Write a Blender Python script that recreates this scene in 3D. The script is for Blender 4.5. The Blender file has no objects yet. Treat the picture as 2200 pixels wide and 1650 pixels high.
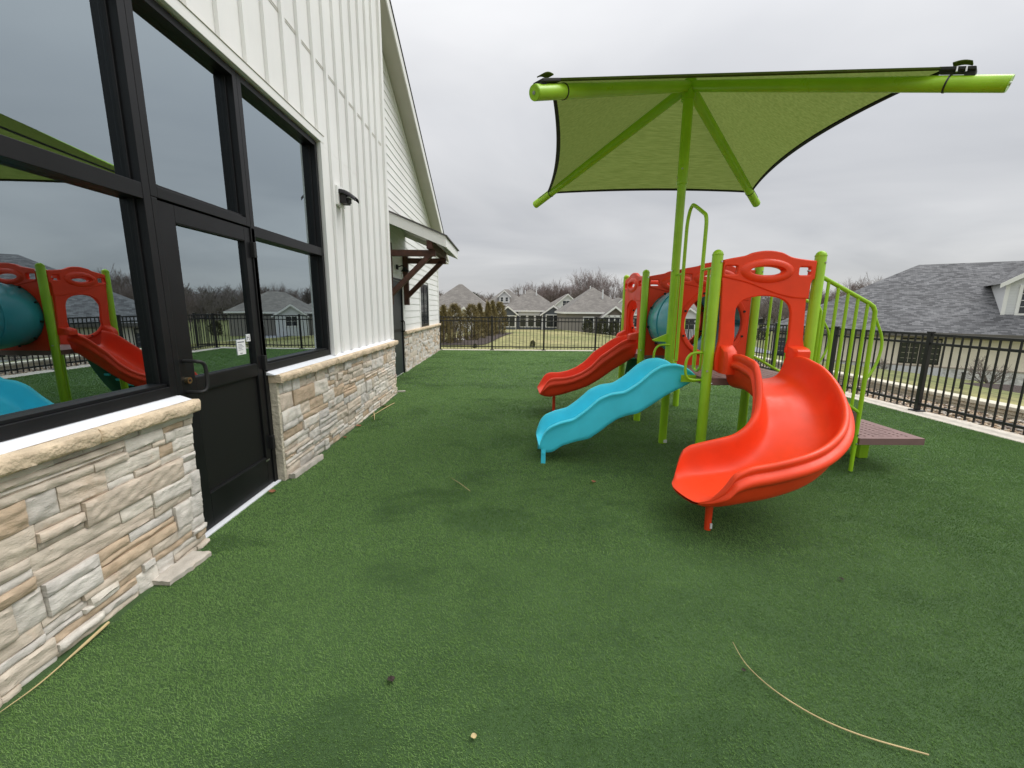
import bpy, bmesh, math, random
import numpy as np
from mathutils import Vector, Matrix
random.seed(7); RNG = np.random.default_rng(7)
S = bpy.context.scene; COL = S.collection; PI = math.pi
R = math.radians

# ---------------------------------------------------------------- camera
cam_d = bpy.data.cameras.new("camera"); cam = bpy.data.objects.new("camera", cam_d); COL.objects.link(cam)
cam_d.sensor_fit = 'HORIZONTAL'; cam_d.sensor_width = 36.0; cam_d.lens = 36.0*895/2200
cam_d.clip_start = 0.05; cam_d.clip_end = 900
vy = Vector((-13, 163, -895)).normalized(); vz = Vector((46, 4879, 895)).normalized()
vz = (vz - vy*vz.dot(vy)).normalized(); vx = vy.cross(vz)
m3 = Matrix((vx, vy, vz))
cam.matrix_world = Matrix.Translation((0, 0, 1.55)) @ m3.to_4x4()
S.camera = cam

# ---------------------------------------------------------------- sky, sun, exposure
SUN_EL, SUN_AZ = 56, 82      # degrees; azimuth clockwise from +Y
W = bpy.data.worlds.new("World"); S.world = W; W.use_nodes = True
nt = W.node_tree; nt.nodes.clear(); N = nt.nodes.new; L = nt.links.new
out = N('ShaderNodeOutputWorld'); bg = N('ShaderNodeBackground'); L(bg.outputs[0], out.inputs[0])
sky = N('ShaderNodeTexSky'); sky.sky_type = 'NISHITA'; sky.sun_disc = False
sky.sun_elevation = R(SUN_EL); sky.sun_rotation = R(SUN_AZ)
tc = N('ShaderNodeTexCoord'); sep = N('ShaderNodeSeparateXYZ'); L(tc.outputs['Generated'], sep.inputs[0])
# cloud deck: direction projected on a flat layer so that it foreshortens towards the horizon
mx = N('ShaderNodeMath'); mx.operation = 'MAXIMUM'; L(sep.outputs[2], mx.inputs[0]); mx.inputs[1].default_value = 0.0
ad = N('ShaderNodeMath'); ad.operation = 'ADD'; L(mx.outputs[0], ad.inputs[0]); ad.inputs[1].default_value = 0.16
dv = N('ShaderNodeVectorMath'); dv.operation = 'DIVIDE'; L(tc.outputs['Generated'], dv.inputs[0])
cb = N('ShaderNodeCombineXYZ')
for i in range(3): L(ad.outputs[0], cb.inputs[i])
L(cb.outputs[0], dv.inputs[1])
mp = N('ShaderNodeMapping'); L(dv.outputs[0], mp.inputs[0]); mp.inputs['Scale'].default_value = (0.6, 0.75, 0.3); mp.inputs['Location'].default_value = (0.6, 0.2, 0)
n1 = N('ShaderNodeTexNoise'); n1.inputs['Scale'].default_value = 0.9; n1.inputs['Detail'].default_value = 5; n1.inputs['Roughness'].default_value = .5; n1.inputs['Distortion'].default_value = .5
L(mp.outputs[0], n1.inputs['Vector'])
cr = N('ShaderNodeValToRGB'); L(n1.outputs[0], cr.inputs[0])
cr.color_ramp.elements[0].position = .36; cr.color_ramp.elements[0].color = (.79, .803, .835, 1)
cr.color_ramp.elements[1].position = .66; cr.color_ramp.elements[1].color = (1.09, 1.09, 1.10, 1)
# brightness of the overcast by elevation (zenith brighter than horizon)
er = N('ShaderNodeValToRGB'); L(sep.outputs[2], er.inputs[0]); e_ = er.color_ramp; e_.interpolation = 'EASE'
e_.elements[0].position = 0.0; e_.elements[0].color = (.27, .27, .27, 1); e_.elements[1].position = 1.0; e_.elements[1].color = (1, 1, 1, 1)
for p_, v_ in ((.18, .315), (.40, .395), (.56, .45), (.70, .80)):
    q_ = e_.elements.new(p_); q_.color = (v_, v_, v_, 1)
ers = N('ShaderNodeMath'); ers.operation = 'MULTIPLY'; L(er.outputs[0], ers.inputs[0]); ers.inputs[1].default_value = 1.78
mul = N('ShaderNodeVectorMath'); mul.operation = 'SCALE'; L(cr.outputs[0], mul.inputs[0]); L(ers.outputs[0], mul.inputs['Scale'])
scl = N('ShaderNodeVectorMath'); scl.operation = 'SCALE'; L(sky.outputs[0], scl.inputs[0]); scl.inputs['Scale'].default_value = .1
mixw = N('ShaderNodeMix'); mixw.data_type = 'RGBA'; mixw.inputs[0].default_value = .93
L(scl.outputs[0], mixw.inputs[6]); L(mul.outputs[0], mixw.inputs[7])
L(mixw.outputs[2], bg.inputs[0]); bg.inputs[1].default_value = 1.0
sd = bpy.data.lights.new("sun", 'SUN'); sd.energy = 1.5; sd.angle = R(40); sd.color = (1, .97, .93)
sun = bpy.data.objects.new("sun", sd); COL.objects.link(sun)
sdir = Vector((math.sin(R(SUN_AZ))*math.cos(R(SUN_EL)), math.cos(R(SUN_AZ))*math.cos(R(SUN_EL)), math.sin(R(SUN_EL))))
sun.rotation_euler = (-sdir).to_track_quat('-Z', 'Y').to_euler()
S.view_settings.view_transform = 'Standard'; S.view_settings.look = 'None'
S.view_settings.exposure = 0.30; S.view_settings.gamma = 1
S.cycles.max_bounces = 8; S.cycles.transparent_max_bounces = 12; S.cycles.use_denoising = True

# ---------------------------------------------------------------- helpers
class MB:
    """collects faces and builds ONE mesh object"""
    def __init__(s): s.v = []; s.f = []; s.c = []; s.m = []; s.cur = None; s.mi = 0
    def add(s, vs, fs, col=None, mi=None):
        b = len(s.v); s.v.extend([tuple(p) for p in vs])
        s.f.extend([tuple(b+i for i in f) for f in fs])
        c = col or s.cur or (1, 1, 1); s.c.extend([c]*len(vs)); s.m.extend([s.mi if mi is None else mi]*len(fs)); return s
    def box(s, x0, x1, y0, y1, z0, z1, **k):
        vs = [(x, y, z) for z in (z0, z1) for y in (y0, y1) for x in (x0, x1)]
        return s.add(vs, [(0,2,3,1), (4,5,7,6), (0,1,5,4), (2,6,7,3), (0,4,6,2), (1,3,7,5)], **k)
    def obox(s, c, ax, ay, az, **k):
        c, ax, ay, az = map(Vector, (c, ax, ay, az))
        vs = [c+ax*i+ay*j+az*l for l in (-1, 1) for j in (-1, 1) for i in (-1, 1)]
        return s.add(vs, [(0,2,3,1), (4,5,7,6), (0,1,5,4), (2,6,7,3), (0,4,6,2), (1,3,7,5)], **k)
    def beam(s, p0, p1, w, h, up=(0, 0, 1), **k):
        p0, p1 = Vector(p0), Vector(p1); d = (p1-p0); L_ = d.length; d.normalize()
        sd_ = d.cross(Vector(up)).normalized(); u = sd_.cross(d)
        return s.obox((p0+p1)/2, d*L_/2, sd_*w/2, u*h/2, **k)
    def tube(s, pts, r, n=12, cap=True, dome=False, **k):
        pts = [Vector(p) for p in pts]; rs = r if isinstance(r, (list, tuple)) else [r]*len(pts)
        t0 = (pts[1]-pts[0]).normalized(); u = t0.orthogonal().normalized(); rings = []
        for i, p in enumerate(pts):
            t = (pts[min(i+1, len(pts)-1)]-pts[max(i-1, 0)]).normalized()
            u = (u - t*u.dot(t)).normalized(); w_ = t.cross(u)
            rings.append([p+(u*math.cos(2*PI*j/n)+w_*math.sin(2*PI*j/n))*rs[i] for j in range(n)])
        vs = [q for rg in rings for q in rg]; fs = []
        for i in range(len(pts)-1):
            for j in range(n):
                a = i*n+j; b = i*n+(j+1) % n; fs.append((a, b, b+n, a+n))
        if cap: fs.append(tuple(range(n-1, -1, -1))); fs.append(tuple((len(pts)-1)*n+j for j in range(n)))
        return s.add(vs, fs, **k)
    def cyl(s, p0, p1, r, n=20, **k): return s.tube([p0, p1], r, n, **k)
    def post(s, x, y, z0, z1, r, n=24):       # round post with a domed cap
        zs = [z0, z1-r*.9, z1-r*.5, z1-r*.22, z1-r*.06, z1]; rr = [r, r, r*.86, r*.6, r*.3, .002]
        s.tube([(x, y, z) for z in zs], rr, n); 
        s.tube([(x, y, z1-r*1.05), (x, y, z1-r*.9)], r*1.06, n); return s
    def grid(s, P, col=None):                 # P: nested [i][j] points
        nu, nv = len(P), len(P[0]); vs = [q for row in P for q in row]
        return s.add(vs, [(i*nv+j, (i+1)*nv+j, (i+1)*nv+j+1, i*nv+j+1) for i in range(nu-1) for j in range(nv-1)], col)
    def build(s, name, mat, parent=None, smooth=False, bevel=0, sub=0, colors=False, angle=40, seg=2):
        me = bpy.data.meshes.new(name); me.from_pydata(s.v, [], s.f)
        for mm in (mat if isinstance(mat, (list, tuple)) else [mat]): me.materials.append(mm)
        if any(s.m): me.polygons.foreach_set('material_index', s.m)
        if colors:
            a = me.color_attributes.new('tint', 'FLOAT_COLOR', 'POINT')
            a.data.foreach_set('color', np.hstack([np.array(s.c, dtype=np.float32), np.ones((len(s.c), 1), np.float32)]).ravel())
        me.update(); ob = bpy.data.objects.new(name, me); COL.objects.link(ob)
        if parent: ob.parent = parent
        if smooth:
            me.polygons.foreach_set('use_smooth', [True]*len(me.polygons)); me.set_sharp_from_angle(angle=R(angle))
        if bevel:
            bm_ = ob.modifiers.new('bevel', 'BEVEL'); bm_.width = bevel; bm_.segments = seg; bm_.limit_method = 'ANGLE'; bm_.angle_limit = R(35)
        if sub:
            sm_ = ob.modifiers.new('sub', 'SUBSURF'); sm_.levels = sub; sm_.render_levels = sub
        return ob

def tag(o, label=None, cat=None, group=None, kind=None):
    if label: o['label'] = label
    if cat: o['category'] = cat
    if group: o['group'] = group
    if kind: o['kind'] = kind
    return o
def empty(name, loc=(0, 0, 0), rz=0, **k):
    o = bpy.data.objects.new(name, None); COL.objects.link(o); o.location = loc; o.rotation_euler = (0, 0, rz)
    o.empty_display_size = .1; return tag(o, **k)
KIDS = {}
def copy_tree(o, parent=None):
    c = o.copy(); COL.objects.link(c); c.parent = parent
    for ch in [q for q in o.children]: copy_tree(ch, c)
    return c

def fill_panel(name, outline, holes, thick, bev, M, mat, parent):
    """2D outline with holes -> extruded plate with rounded edges. M maps (u, v, w) to parent space"""
    cu = bpy.data.curves.new(name, 'CURVE'); cu.dimensions = '2D'; cu.fill_mode = 'BOTH'
    for loop in [outline]+holes:
        sp = cu.splines.new('POLY'); sp.points.add(len(loop)-1)
        for i, p in enumerate(loop): sp.points[i].co = (p[0], p[1], 0, 1)
        sp.use_cyclic_u = True
    cu.extrude = max(thick/2-bev, .0005); cu.bevel_depth = bev; cu.bevel_resolution = 2; cu.offset = -bev
    t = bpy.data.objects.new('tmp', cu); COL.objects.link(t)
    dg = bpy.context.evaluated_depsgraph_get(); me = bpy.data.meshes.new_from_object(t.evaluated_get(dg))
    bpy.data.objects.remove(t); bpy.data.curves.remove(cu)
    me.transform(M); me.materials.clear(); me.materials.append(mat); me.name = name
    me.polygons.foreach_set('use_smooth', [True]*len(me.polygons)); me.set_sharp_from_angle(angle=R(38))
    ob = bpy.data.objects.new(name, me); COL.objects.link(ob); ob.parent = parent; return ob
def join(dst, srcs):
    """merge the meshes of srcs into dst (same parent space), remove srcs"""
    bm = bmesh.new(); bm.from_mesh(dst.data)
    dg = bpy.context.evaluated_depsgraph_get()
    for s_ in srcs:
        dg.update(); me = bpy.data.meshes.new_from_object(s_.evaluated_get(dg)); bm.from_mesh(me); bpy.data.meshes.remove(me)
    bm.to_mesh(dst.data); bm.free()
    for s_ in srcs: bpy.data.objects.remove(s_)
    return dst
def spline(pts, n=6, closed=False):
    """Catmull-Rom through 2D/3D points"""
    P = [Vector(p) for p in pts]; o = []; m = len(P); rng = range(m if closed else m-1)
    for i in rng:
        p0, p1, p2, p3 = (P[(i-1) % m] if closed or i > 0 else P[0]), P[i], P[(i+1) % m], (P[(i+2) % m] if closed or i+2 < m else P[-1])
        for j in range(n):
            t = j/n; o.append(.5*((2*p1)+(p2-p0)*t+(2*p0-5*p1+4*p2-p3)*t*t+(3*p1-p0-3*p2+p3)*t**3))
    if not closed: o.append(P[-1])
    return o
def interp(xs, ys, x): return float(np.interp(x, xs, ys))

# ---------------------------------------------------------------- materials
def mat(name, col, rough=.5, metal=0, rv=0, spec=.5, noise=None, bump=None, coat=0, tint=False, trans=0, tcol=None):
    """principled with optional colour mottling (scale, amount) and bump (scale, strength, distance)"""
    m = bpy.data.materials.new(name); m.use_nodes = True; t = m.node_tree; b = t.nodes['Principled BSDF']
    b.inputs['Base Color'].default_value = (*col, 1); b.inputs['Roughness'].default_value = rough
    b.inputs['Metallic'].default_value = metal; b.inputs['Specular IOR Level'].default_value = spec
    b.inputs['Coat Weight'].default_value = coat; b.inputs['Coat Roughness'].default_value = .15
    tcx = t.nodes.new('ShaderNodeTexCoord'); src = None
    if tint:
        a = t.nodes.new('ShaderNodeAttribute'); a.attribute_name = 'tint'; src = a.outputs['Color']
    if noise:
        nz = t.nodes.new('ShaderNodeTexNoise'); nz.inputs['Scale'].default_value = noise[0]; nz.inputs['Detail'].default_value = 6
        t.links.new(tcx.outputs['Object'], nz.inputs['Vector'])
        mr = t.nodes.new('ShaderNodeMapRange'); t.links.new(nz.outputs[0], mr.inputs[0])
        mr.inputs['From Min'].default_value = .3; mr.inputs['From Max'].default_value = .7
        mr.inputs['To Min'].default_value = 1-noise[1]; mr.inputs['To Max'].default_value = 1+noise[1]
        sc = t.nodes.new('ShaderNodeVectorMath'); sc.operation = 'SCALE'; t.links.new(mr.outputs[0], sc.inputs['Scale'])
        if src: t.links.new(src, sc.inputs[0])
        else: sc.inputs[0].default_value = col
        src = sc.outputs[0]
    if src: t.links.new(src, b.inputs['Base Color'])
    if rv:
        nr = t.nodes.new('ShaderNodeTexNoise'); nr.inputs['Scale'].default_value = 3.2; nr.inputs['Detail'].default_value = 9; nr.inputs['Roughness'].default_value = .7
        t.links.new(tcx.outputs['Object'], nr.inputs['Vector']); mr2 = t.nodes.new('ShaderNodeMapRange'); t.links.new(nr.outputs[0], mr2.inputs[0])
        mr2.inputs['From Min'].default_value = .35; mr2.inputs['From Max'].default_value = .65; mr2.inputs['To Min'].default_value = rough-rv; mr2.inputs['To Max'].default_value = rough+rv
        t.links.new(mr2.outputs[0], b.inputs['Roughness'])
    if bump:
        nb_ = t.nodes.new('ShaderNodeTexNoise'); nb_.inputs['Scale'].default_value = bump[0]; nb_.inputs['Detail'].default_value = 5
        t.links.new(tcx.outputs['Object'], nb_.inputs['Vector'])
        bp = t.nodes.new('ShaderNodeBump'); bp.inputs['Strength'].default_value = bump[1]; bp.inputs['Distance'].default_value = bump[2]
        t.links.new(nb_.outputs[0], bp.inputs['Height']); t.links.new(bp.outputs[0], b.inputs['Normal'])
    return m
M = {}
M['red'] = mat('red_plastic', (.88, .060, .012), .42, spec=.34, rv=.12, noise=(5, .07), bump=(260, .12, .001))
M['red2'] = mat('panel_red_plastic', (.84, .056, .016), .44, spec=.34, rv=.12, noise=(4, .08), bump=(260, .12, .001))
M['blue'] = mat('blue_plastic', (.08, .76, .96), .42, spec=.34, rv=.12, noise=(5, .07), bump=(260, .1, .001))
M['teal'] = mat('tunnel_plastic', (.05, .36, .45), .22, spec=.5, noise=(4, .06))
M['green'] = mat('lime_paint', (.34, .60, .020), .34, spec=.45, rv=.08, noise=(5, .08), bump=(120, .08, .001))
M['dgreen'] = mat('dark_green_plastic', (.01, .10, .08), .4)
M['deck'] = mat('plum_coating', (.215, .125, .115), .6, noise=(8, .10), bump=(180, .25, .001))
M['bolt'] = mat('galvanised_bolt', (.6, .6, .6), .3, metal=1)
M['siding'] = mat('off_white_siding', (.82, .82, .80), .55, noise=(1.3, .045), bump=(90, .15, .001))
M['trimw'] = mat('white_trim', (.82, .82, .79), .45, noise=(2, .03))
M['flash'] = mat('white_flashing', (.85, .87, .9), .3)
M['soffit'] = mat('beige_soffit', (.50, .48, .41), .6, noise=(3, .04))
M['black'] = mat('black_aluminium', (.0075, .0075, .0085), .42, spec=.32, noise=(6, .25))
M['blackr'] = mat('black_rubber', (.008, .008, .008), .6)
M['fence'] = mat('black_fence_paint', (.012, .011, .013), .38, noise=(9, .3))
M['doorg'] = mat('grey_door_paint', (.035, .04, .045), .4)
M['wood'] = mat('dark_stained_timber', (.075, .026, .014), .6, noise=(9, .35), bump=(60, .4, .002))
M['conc'] = mat('concrete_kerb', (.64, .585, .50), .85, noise=(14, .14), bump=(120, .4, .003))
M['interior'] = mat('interior_wall', (.45, .45, .43), .8)
M['carpet'] = mat('interior_carpet', (.08, .08, .09), .95)
M['pink'] = mat('magenta_plastic', (.62, .03, .22), .5)
M['paper'] = mat('white_paper', (.8, .8, .8), .7)
M['ink'] = mat('printed_ink', (.12, .12, .14), .7)
M['brass'] = mat('brass_lock', (.5, .42, .25), .3, metal=1)
M['shade_w'] = mat('webbing', (.018, .02, .016), .8)
M['straw'] = mat('dry_straw', (.52, .40, .20), .7, noise=(20, .15))
M['leaf'] = mat('brown_leaf', (.26, .10, .045), .8, noise=(30, .3))
M['bark'] = mat('bare_bark', (.19, .16, .145), .95, noise=(2, .25))
M['barkred'] = mat('reddish_twigs', (.215, .17, .16), .95, noise=(2, .25))
M['willow'] = mat('willow_twigs', (.36, .27, .12), .95, noise=(2, .2))
M['stonecap'] = mat('tan_cap_stone', (.66, .53, .37), .85, noise=(11, .18), bump=(45, 1.0, .012))
M['utility'] = mat('utility_green', (.25, .42, .30), .6)
M['plaster'] = mat('white_statue_plaster', (.7, .7, .68), .8)
M['mulch'] = mat('dark_mulch', (.05, .035, .028), .95, noise=(20, .4), bump=(60, 1, .03))
M['glassdark'] = mat('house_window_glass', (.02, .025, .03), .08, spec=.8)
M['lens'] = mat('lamp_lens', (.5, .5, .5), .2)

def glass_mat():
    m = bpy.data.materials.new('tinted_glass'); m.use_nodes = True; t = m.node_tree; t.nodes.clear(); n = t.nodes.new
    o = n('ShaderNodeOutputMaterial'); mix = n('ShaderNodeMixShader'); tr = n('ShaderNodeBsdfTransparent'); gl = n('ShaderNodeBsdfGlossy')
    tr.inputs[0].default_value = (.55, .64, .60, 1); gl.inputs[0].default_value = (.82, .94, 1.0, 1); gl.inputs['Roughness'].default_value = .004
    fr = n('ShaderNodeFresnel'); fr.inputs[0].default_value = 1.9
    mr = n('ShaderNodeMapRange'); mr.inputs['From Min'].default_value = 0; mr.inputs['From Max'].default_value = 1
    mr.inputs['To Min'].default_value = .42; mr.inputs['To Max'].default_value = 1.0
    nz = n('ShaderNodeTexNoise'); nz.inputs['Scale'].default_value = 1.2; nz.inputs['Detail'].default_value = 1
    tcx = n('ShaderNodeTexCoord'); t.links.new(tcx.outputs['Object'], nz.inputs[0])
    bp = n('ShaderNodeBump'); bp.inputs['Strength'].default_value = .15; bp.inputs['Distance'].default_value = .006
    t.links.new(nz.outputs[0], bp.inputs['Height']); t.links.new(bp.outputs[0], gl.inputs['Normal'])
    t.links.new(fr.outputs[0], mr.inputs[0]); t.links.new(mr.outputs[0], mix.inputs[0])
    t.links.new(tr.outputs[0], mix.inputs[1]); t.links.new(gl.outputs[0], mix.inputs[2]); t.links.new(mix.outputs[0], o.inputs[0]); return m
M['glass'] = glass_mat()

def stone_mat():
    m = mat('ledge_stone', (.5, .45, .38), .9, tint=True, noise=(14, .13)); t_n = m.node_tree; bb = t_n.nodes['Principled BSDF']
    c_ = t_n.nodes.new('ShaderNodeTexCoord'); last = None
    for (sc_v, dist_) in (((6, 8, 34), .009), ((45, 60, 130), .005)):
        mp2 = t_n.nodes.new('ShaderNodeMapping'); mp2.inputs['Scale'].default_value = sc_v; mp2.inputs['Rotation'].default_value = (.07, 0, 0); t_n.links.new(c_.outputs['Object'], mp2.inputs[0])
        q = t_n.nodes.new('ShaderNodeTexNoise'); q.inputs['Scale'].default_value = 1; q.inputs['Detail'].default_value = 6; q.inputs['Distortion'].default_value = .6; t_n.links.new(mp2.outputs[0], q.inputs[0])
        bq = t_n.nodes.new('ShaderNodeBump'); bq.inputs['Strength'].default_value = .6; bq.inputs['Distance'].default_value = dist_; t_n.links.new(q.outputs[0], bq.inputs['Height'])
        if last: t_n.links.new(last.outputs[0], bq.inputs['Normal'])
        last = bq
    t_n.links.new(last.outputs[0], bb.inputs['Normal'])
    t = m.node_tree; b = t.nodes['Principled BSDF']; src = b.inputs['Base Color'].links[0].from_socket
    tcx = t.nodes.new('ShaderNodeTexCoord'); nz = t.nodes.new('ShaderNodeTexNoise'); nz.inputs['Scale'].default_value = 5.5; nz.inputs['Detail'].default_value = 7
    nz.inputs['Roughness'].default_value = .65; t.links.new(tcx.outputs['Object'], nz.inputs[0])
    mr = t.nodes.new('ShaderNodeMapRange'); mr.inputs['From Min'].default_value = .56; mr.inputs['From Max'].default_value = .75; t.links.new(nz.outputs[0], mr.inputs[0])
    mr.inputs['To Max'].default_value = .42
    mx_ = t.nodes.new('ShaderNodeMix'); mx_.data_type = 'RGBA'; t.links.new(mr.outputs[0], mx_.inputs[0]); t.links.new(src, mx_.inputs[6])
    mx_.inputs[7].default_value = (.52, .35, .20, 1); t.links.new(mx_.outputs[2], b.inputs['Base Color']); return m
M['stone'] = stone_mat()

def fabric_mat():
    m = bpy.data.materials.new('shade_cloth'); m.use_nodes = True; t = m.node_tree; t.nodes.clear(); n = t.nodes.new
    o = n('ShaderNodeOutputMaterial'); mix = n('ShaderNodeMixShader'); df = n('ShaderNodeBsdfDiffuse'); tl = n('ShaderNodeBsdfTranslucent')
    tcx = n('ShaderNodeTexCoord'); mp_ = n('ShaderNodeMapping'); mp_.inputs['Scale'].default_value = (6, 60, 60); mp_.inputs['Rotation'].default_value = (0, 0, .6)
    t.links.new(tcx.outputs['Object'], mp_.inputs[0]); nz = n('ShaderNodeTexNoise'); nz.inputs['Scale'].default_value = 1; nz.inputs['Detail'].default_value = 4
    t.links.new(mp_.outputs[0], nz.inputs[0])
    cr_ = n('ShaderNodeValToRGB'); cr_.color_ramp.elements[0].position = .3; cr_.color_ramp.elements[1].position = .7
    cr_.color_ramp.elements[0].color = (.115, .155, .034, 1); cr_.color_ramp.elements[1].color = (.165, .21, .055, 1); t.links.new(nz.outputs[0], cr_.inputs[0])
    t.links.new(cr_.outputs[0], df.inputs[0]); t.links.new(cr_.outputs[0], tl.inputs[0]); mix.inputs[0].default_value = .55
    n2 = n('ShaderNodeTexNoise'); n2.inputs['Scale'].default_value = 3.5; n2.inputs['Detail'].default_value = 5; t.links.new(tcx.outputs['Object'], n2.inputs[0])
    bp = n('ShaderNodeBump'); bp.inputs['Strength'].default_value = .55; bp.inputs['Distance'].default_value = .03; t.links.new(n2.outputs[0], bp.inputs['Height'])
    t.links.new(bp.outputs[0], df.inputs['Normal'])
    t.links.new(df.outputs[0], mix.inputs[1]); t.links.new(tl.outputs[0], mix.inputs[2]); t.links.new(mix.outputs[0], o.inputs[0]); return m
M['cloth'] = fabric_mat()

def shingle_mat(name, c0, c1, sx=3.2, sy=7.0, mort=.02):
    m = mat(name, c0, .9, bump=(50, .5, .01)); t = m.node_tree; b = t.nodes['Principled BSDF']
    uv = t.nodes.new('ShaderNodeUVMap'); br = t.nodes.new('ShaderNodeTexBrick'); t.links.new(uv.outputs[0], br.inputs[0])
    br.inputs['Scale'].default_value = 1; br.inputs['Brick Width'].default_value = 1/sx; br.inputs['Row Height'].default_value = 1/sy
    br.inputs['Mortar Size'].default_value = mort/6; br.inputs['Color1'].default_value = (*c0, 1); br.inputs['Color2'].default_value = (*c1, 1); br.inputs['Bias'].default_value = -.15
    br.inputs['Mortar'].default_value = (c0[0]*.35, c0[1]*.35, c0[2]*.35, 1)
    nz = t.nodes.new('ShaderNodeTexNoise'); nz.inputs['Scale'].default_value = .7; t.links.new(uv.outputs[0], nz.inputs[0]); nz.inputs['Detail'].default_value = 8
    mr = t.nodes.new('ShaderNodeMapRange'); t.links.new(nz.outputs[0], mr.inputs[0]); mr.inputs['From Min'].default_value = .3; mr.inputs['From Max'].default_value = .7
    mr.inputs['To Min'].default_value = .82; mr.inputs['To Max'].default_value = 1.18
    sc = t.nodes.new('ShaderNodeVectorMath'); sc.operation = 'SCALE'; t.links.new(br.outputs[0], sc.inputs[0]); t.links.new(mr.outputs[0], sc.inputs['Scale'])
    t.links.new(sc.outputs[0], b.inputs['Base Color']); return m
M['shingle'] = shingle_mat('grey_shingles', (.072, .073, .077), (.195, .197, .202), 4.0, 7.6)
M['shingle_t'] = shingle_mat('tan_grey_shingles', (.16, .148, .135), (.22, .205, .185), 2.6, 5)
M['blockw'] = mat('retaining_block', (.60, .54, .42), .9, noise=(7, .2), bump=(40, .8, .02))
M['stucco'] = mat('cream_stucco', (.82, .75, .63), .9, noise=(2, .06), bump=(60, .2, .01))
M['far_stone'] = mat('pale_base_stone', (.64, .64, .61), .9, noise=(5, .35))
M['greyw'] = mat('blue_grey_siding', (.12, .135, .155), .8)
M['tanw'] = mat('taupe_siding', (.26, .24, .22), .8)
M['brownw'] = mat('brown_gable_siding', (.17, .145, .125), .8)
M['whitew'] = mat('white_house_siding', (.66, .67, .68), .7)

def lawn_mat():
    m = mat('winter_lawn', (.2, .19, .07), .95, bump=(9, .8, .05)); t = m.node_tree; b = t.nodes['Principled BSDF']
    tcx = t.nodes.new('ShaderNodeTexCoord')
    def nz(sc, det=6, map_=None):
        q = t.nodes.new('ShaderNodeTexNoise'); q.inputs['Scale'].default_value = sc; q.inputs['Detail'].default_value = det
        t.links.new(tcx.outputs['Object'], q.inputs[0]); return q
    a, c = nz(.12), nz(2.6)
    r = t.nodes.new('ShaderNodeValToRGB'); t.links.new(a.outputs[0], r.inputs[0])
    r.color_ramp.elements[0].position = .35; r.color_ramp.elements[0].color = (.165, .18, .055, 1)
    r.color_ramp.elements[1].position = .65; r.color_ramp.elements[1].color = (.33, .29, .125, 1)
    r2 = t.nodes.new('ShaderNodeMapRange'); t.links.new(c.outputs[0], r2.inputs[0]); r2.inputs['From Min'].default_value = .35; r2.inputs['From Max'].default_value = .62
    r2.inputs['To Min'].default_value = .55; r2.inputs['To Max'].default_value = 1.3
    sc = t.nodes.new('ShaderNodeVectorMath'); sc.operation = 'SCALE'; t.links.new(r.outputs[0], sc.inputs[0]); t.links.new(r2.outputs[0], sc.inputs['Scale'])
    sx_ = t.nodes.new('ShaderNodeSeparateXYZ'); t.links.new(tcx.outputs['Object'], sx_.inputs[0]); rx = t.nodes.new('ShaderNodeMapRange'); t.links.new(sx_.outputs[0], rx.inputs[0])
    rx.inputs['From Min'].default_value = 6; rx.inputs['From Max'].default_value = 13; rx.inputs['To Max'].default_value = .85
    mg = t.nodes.new('ShaderNodeMix'); mg.data_type = 'RGBA'; t.links.new(rx.outputs[0], mg.inputs[0]); t.links.new(r.outputs[0], mg.inputs[6]); mg.inputs[7].default_value = (.125, .145, .04, 1)
    t.links.new(mg.outputs[2], sc.inputs[0])
    t.links.new(sc.outputs[0], b.inputs['Base Color']); return m
M['lawn'] = lawn_mat()
M['asphalt'] = mat('road_asphalt', (.20, .21, .23), .85, noise=(1.5, .1))

def turf_mat():
    m = mat('turf_backing', (.03, .06, .02), .9, bump=(220, .8, .01)); t = m.node_tree; b = t.nodes['Principled BSDF']
    tcx = t.nodes.new('ShaderNodeTexCoord'); q = t.nodes.new('ShaderNodeTexNoise'); q.inputs['Scale'].default_value = 1.4; q.inputs['Detail'].default_value = 8; q.inputs['Roughness'].default_value = .7
    t.links.new(tcx.outputs['Object'], q.inputs[0]); r = t.nodes.new('ShaderNodeValToRGB'); t.links.new(q.outputs[0], r.inputs[0])
    r.color_ramp.elements[0].position = .3; r.color_ramp.elements[0].color = (.032, .075, .018, 1)
    r.color_ramp.elements[1].position = .7; r.color_ramp.elements[1].color = (.062, .125, .036, 1)
    t.links.new(r.outputs[0], b.inputs['Base Color']); return m
M['turf'] = turf_mat()
def blade_mat():
    m = bpy.data.materials.new('turf_fibre'); m.use_nodes = True; t = m.node_tree; b = t.nodes['Principled BSDF']; n = t.nodes.new
    hi = n('ShaderNodeHairInfo'); r = n('ShaderNodeValToRGB'); t.links.new(hi.outputs['Random'], r.inputs[0])
    e = r.color_ramp.elements; e[0].color = (.110, .210, .048, 1); e[1].color = (.30, .45, .17, 1); q = e.new(.55); q.color = (.165, .305, .080, 1); q = e.new(.92); q.color = (.23, .37, .12, 1)
    t.links.new(r.outputs[0], b.inputs['Base Color']); b.inputs['Roughness'].default_value = .6; b.inputs['Specular IOR Level'].default_value = .18; return m
M['fibre'] = blade_mat()
def leafage_mat(name, c0, c1, sc=3):
    m = mat(name, c0, .8); t = m.node_tree; b = t.nodes['Principled BSDF']; n = t.nodes.new
    a = n('ShaderNodeAttribute'); a.attribute_name = 'tint'; q = n('ShaderNodeMix'); q.data_type = 'RGBA'
    t.links.new(a.outputs['Fac'], q.inputs[0]); q.inputs[6].default_value = (*c0, 1); q.inputs[7].default_value = (*c1, 1)
    t.links.new(q.outputs[2], b.inputs['Base Color']); return m
M['arbor'] = leafage_mat('bronzed_evergreen', (.09, .075, .030), (.32, .26, .11))
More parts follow.
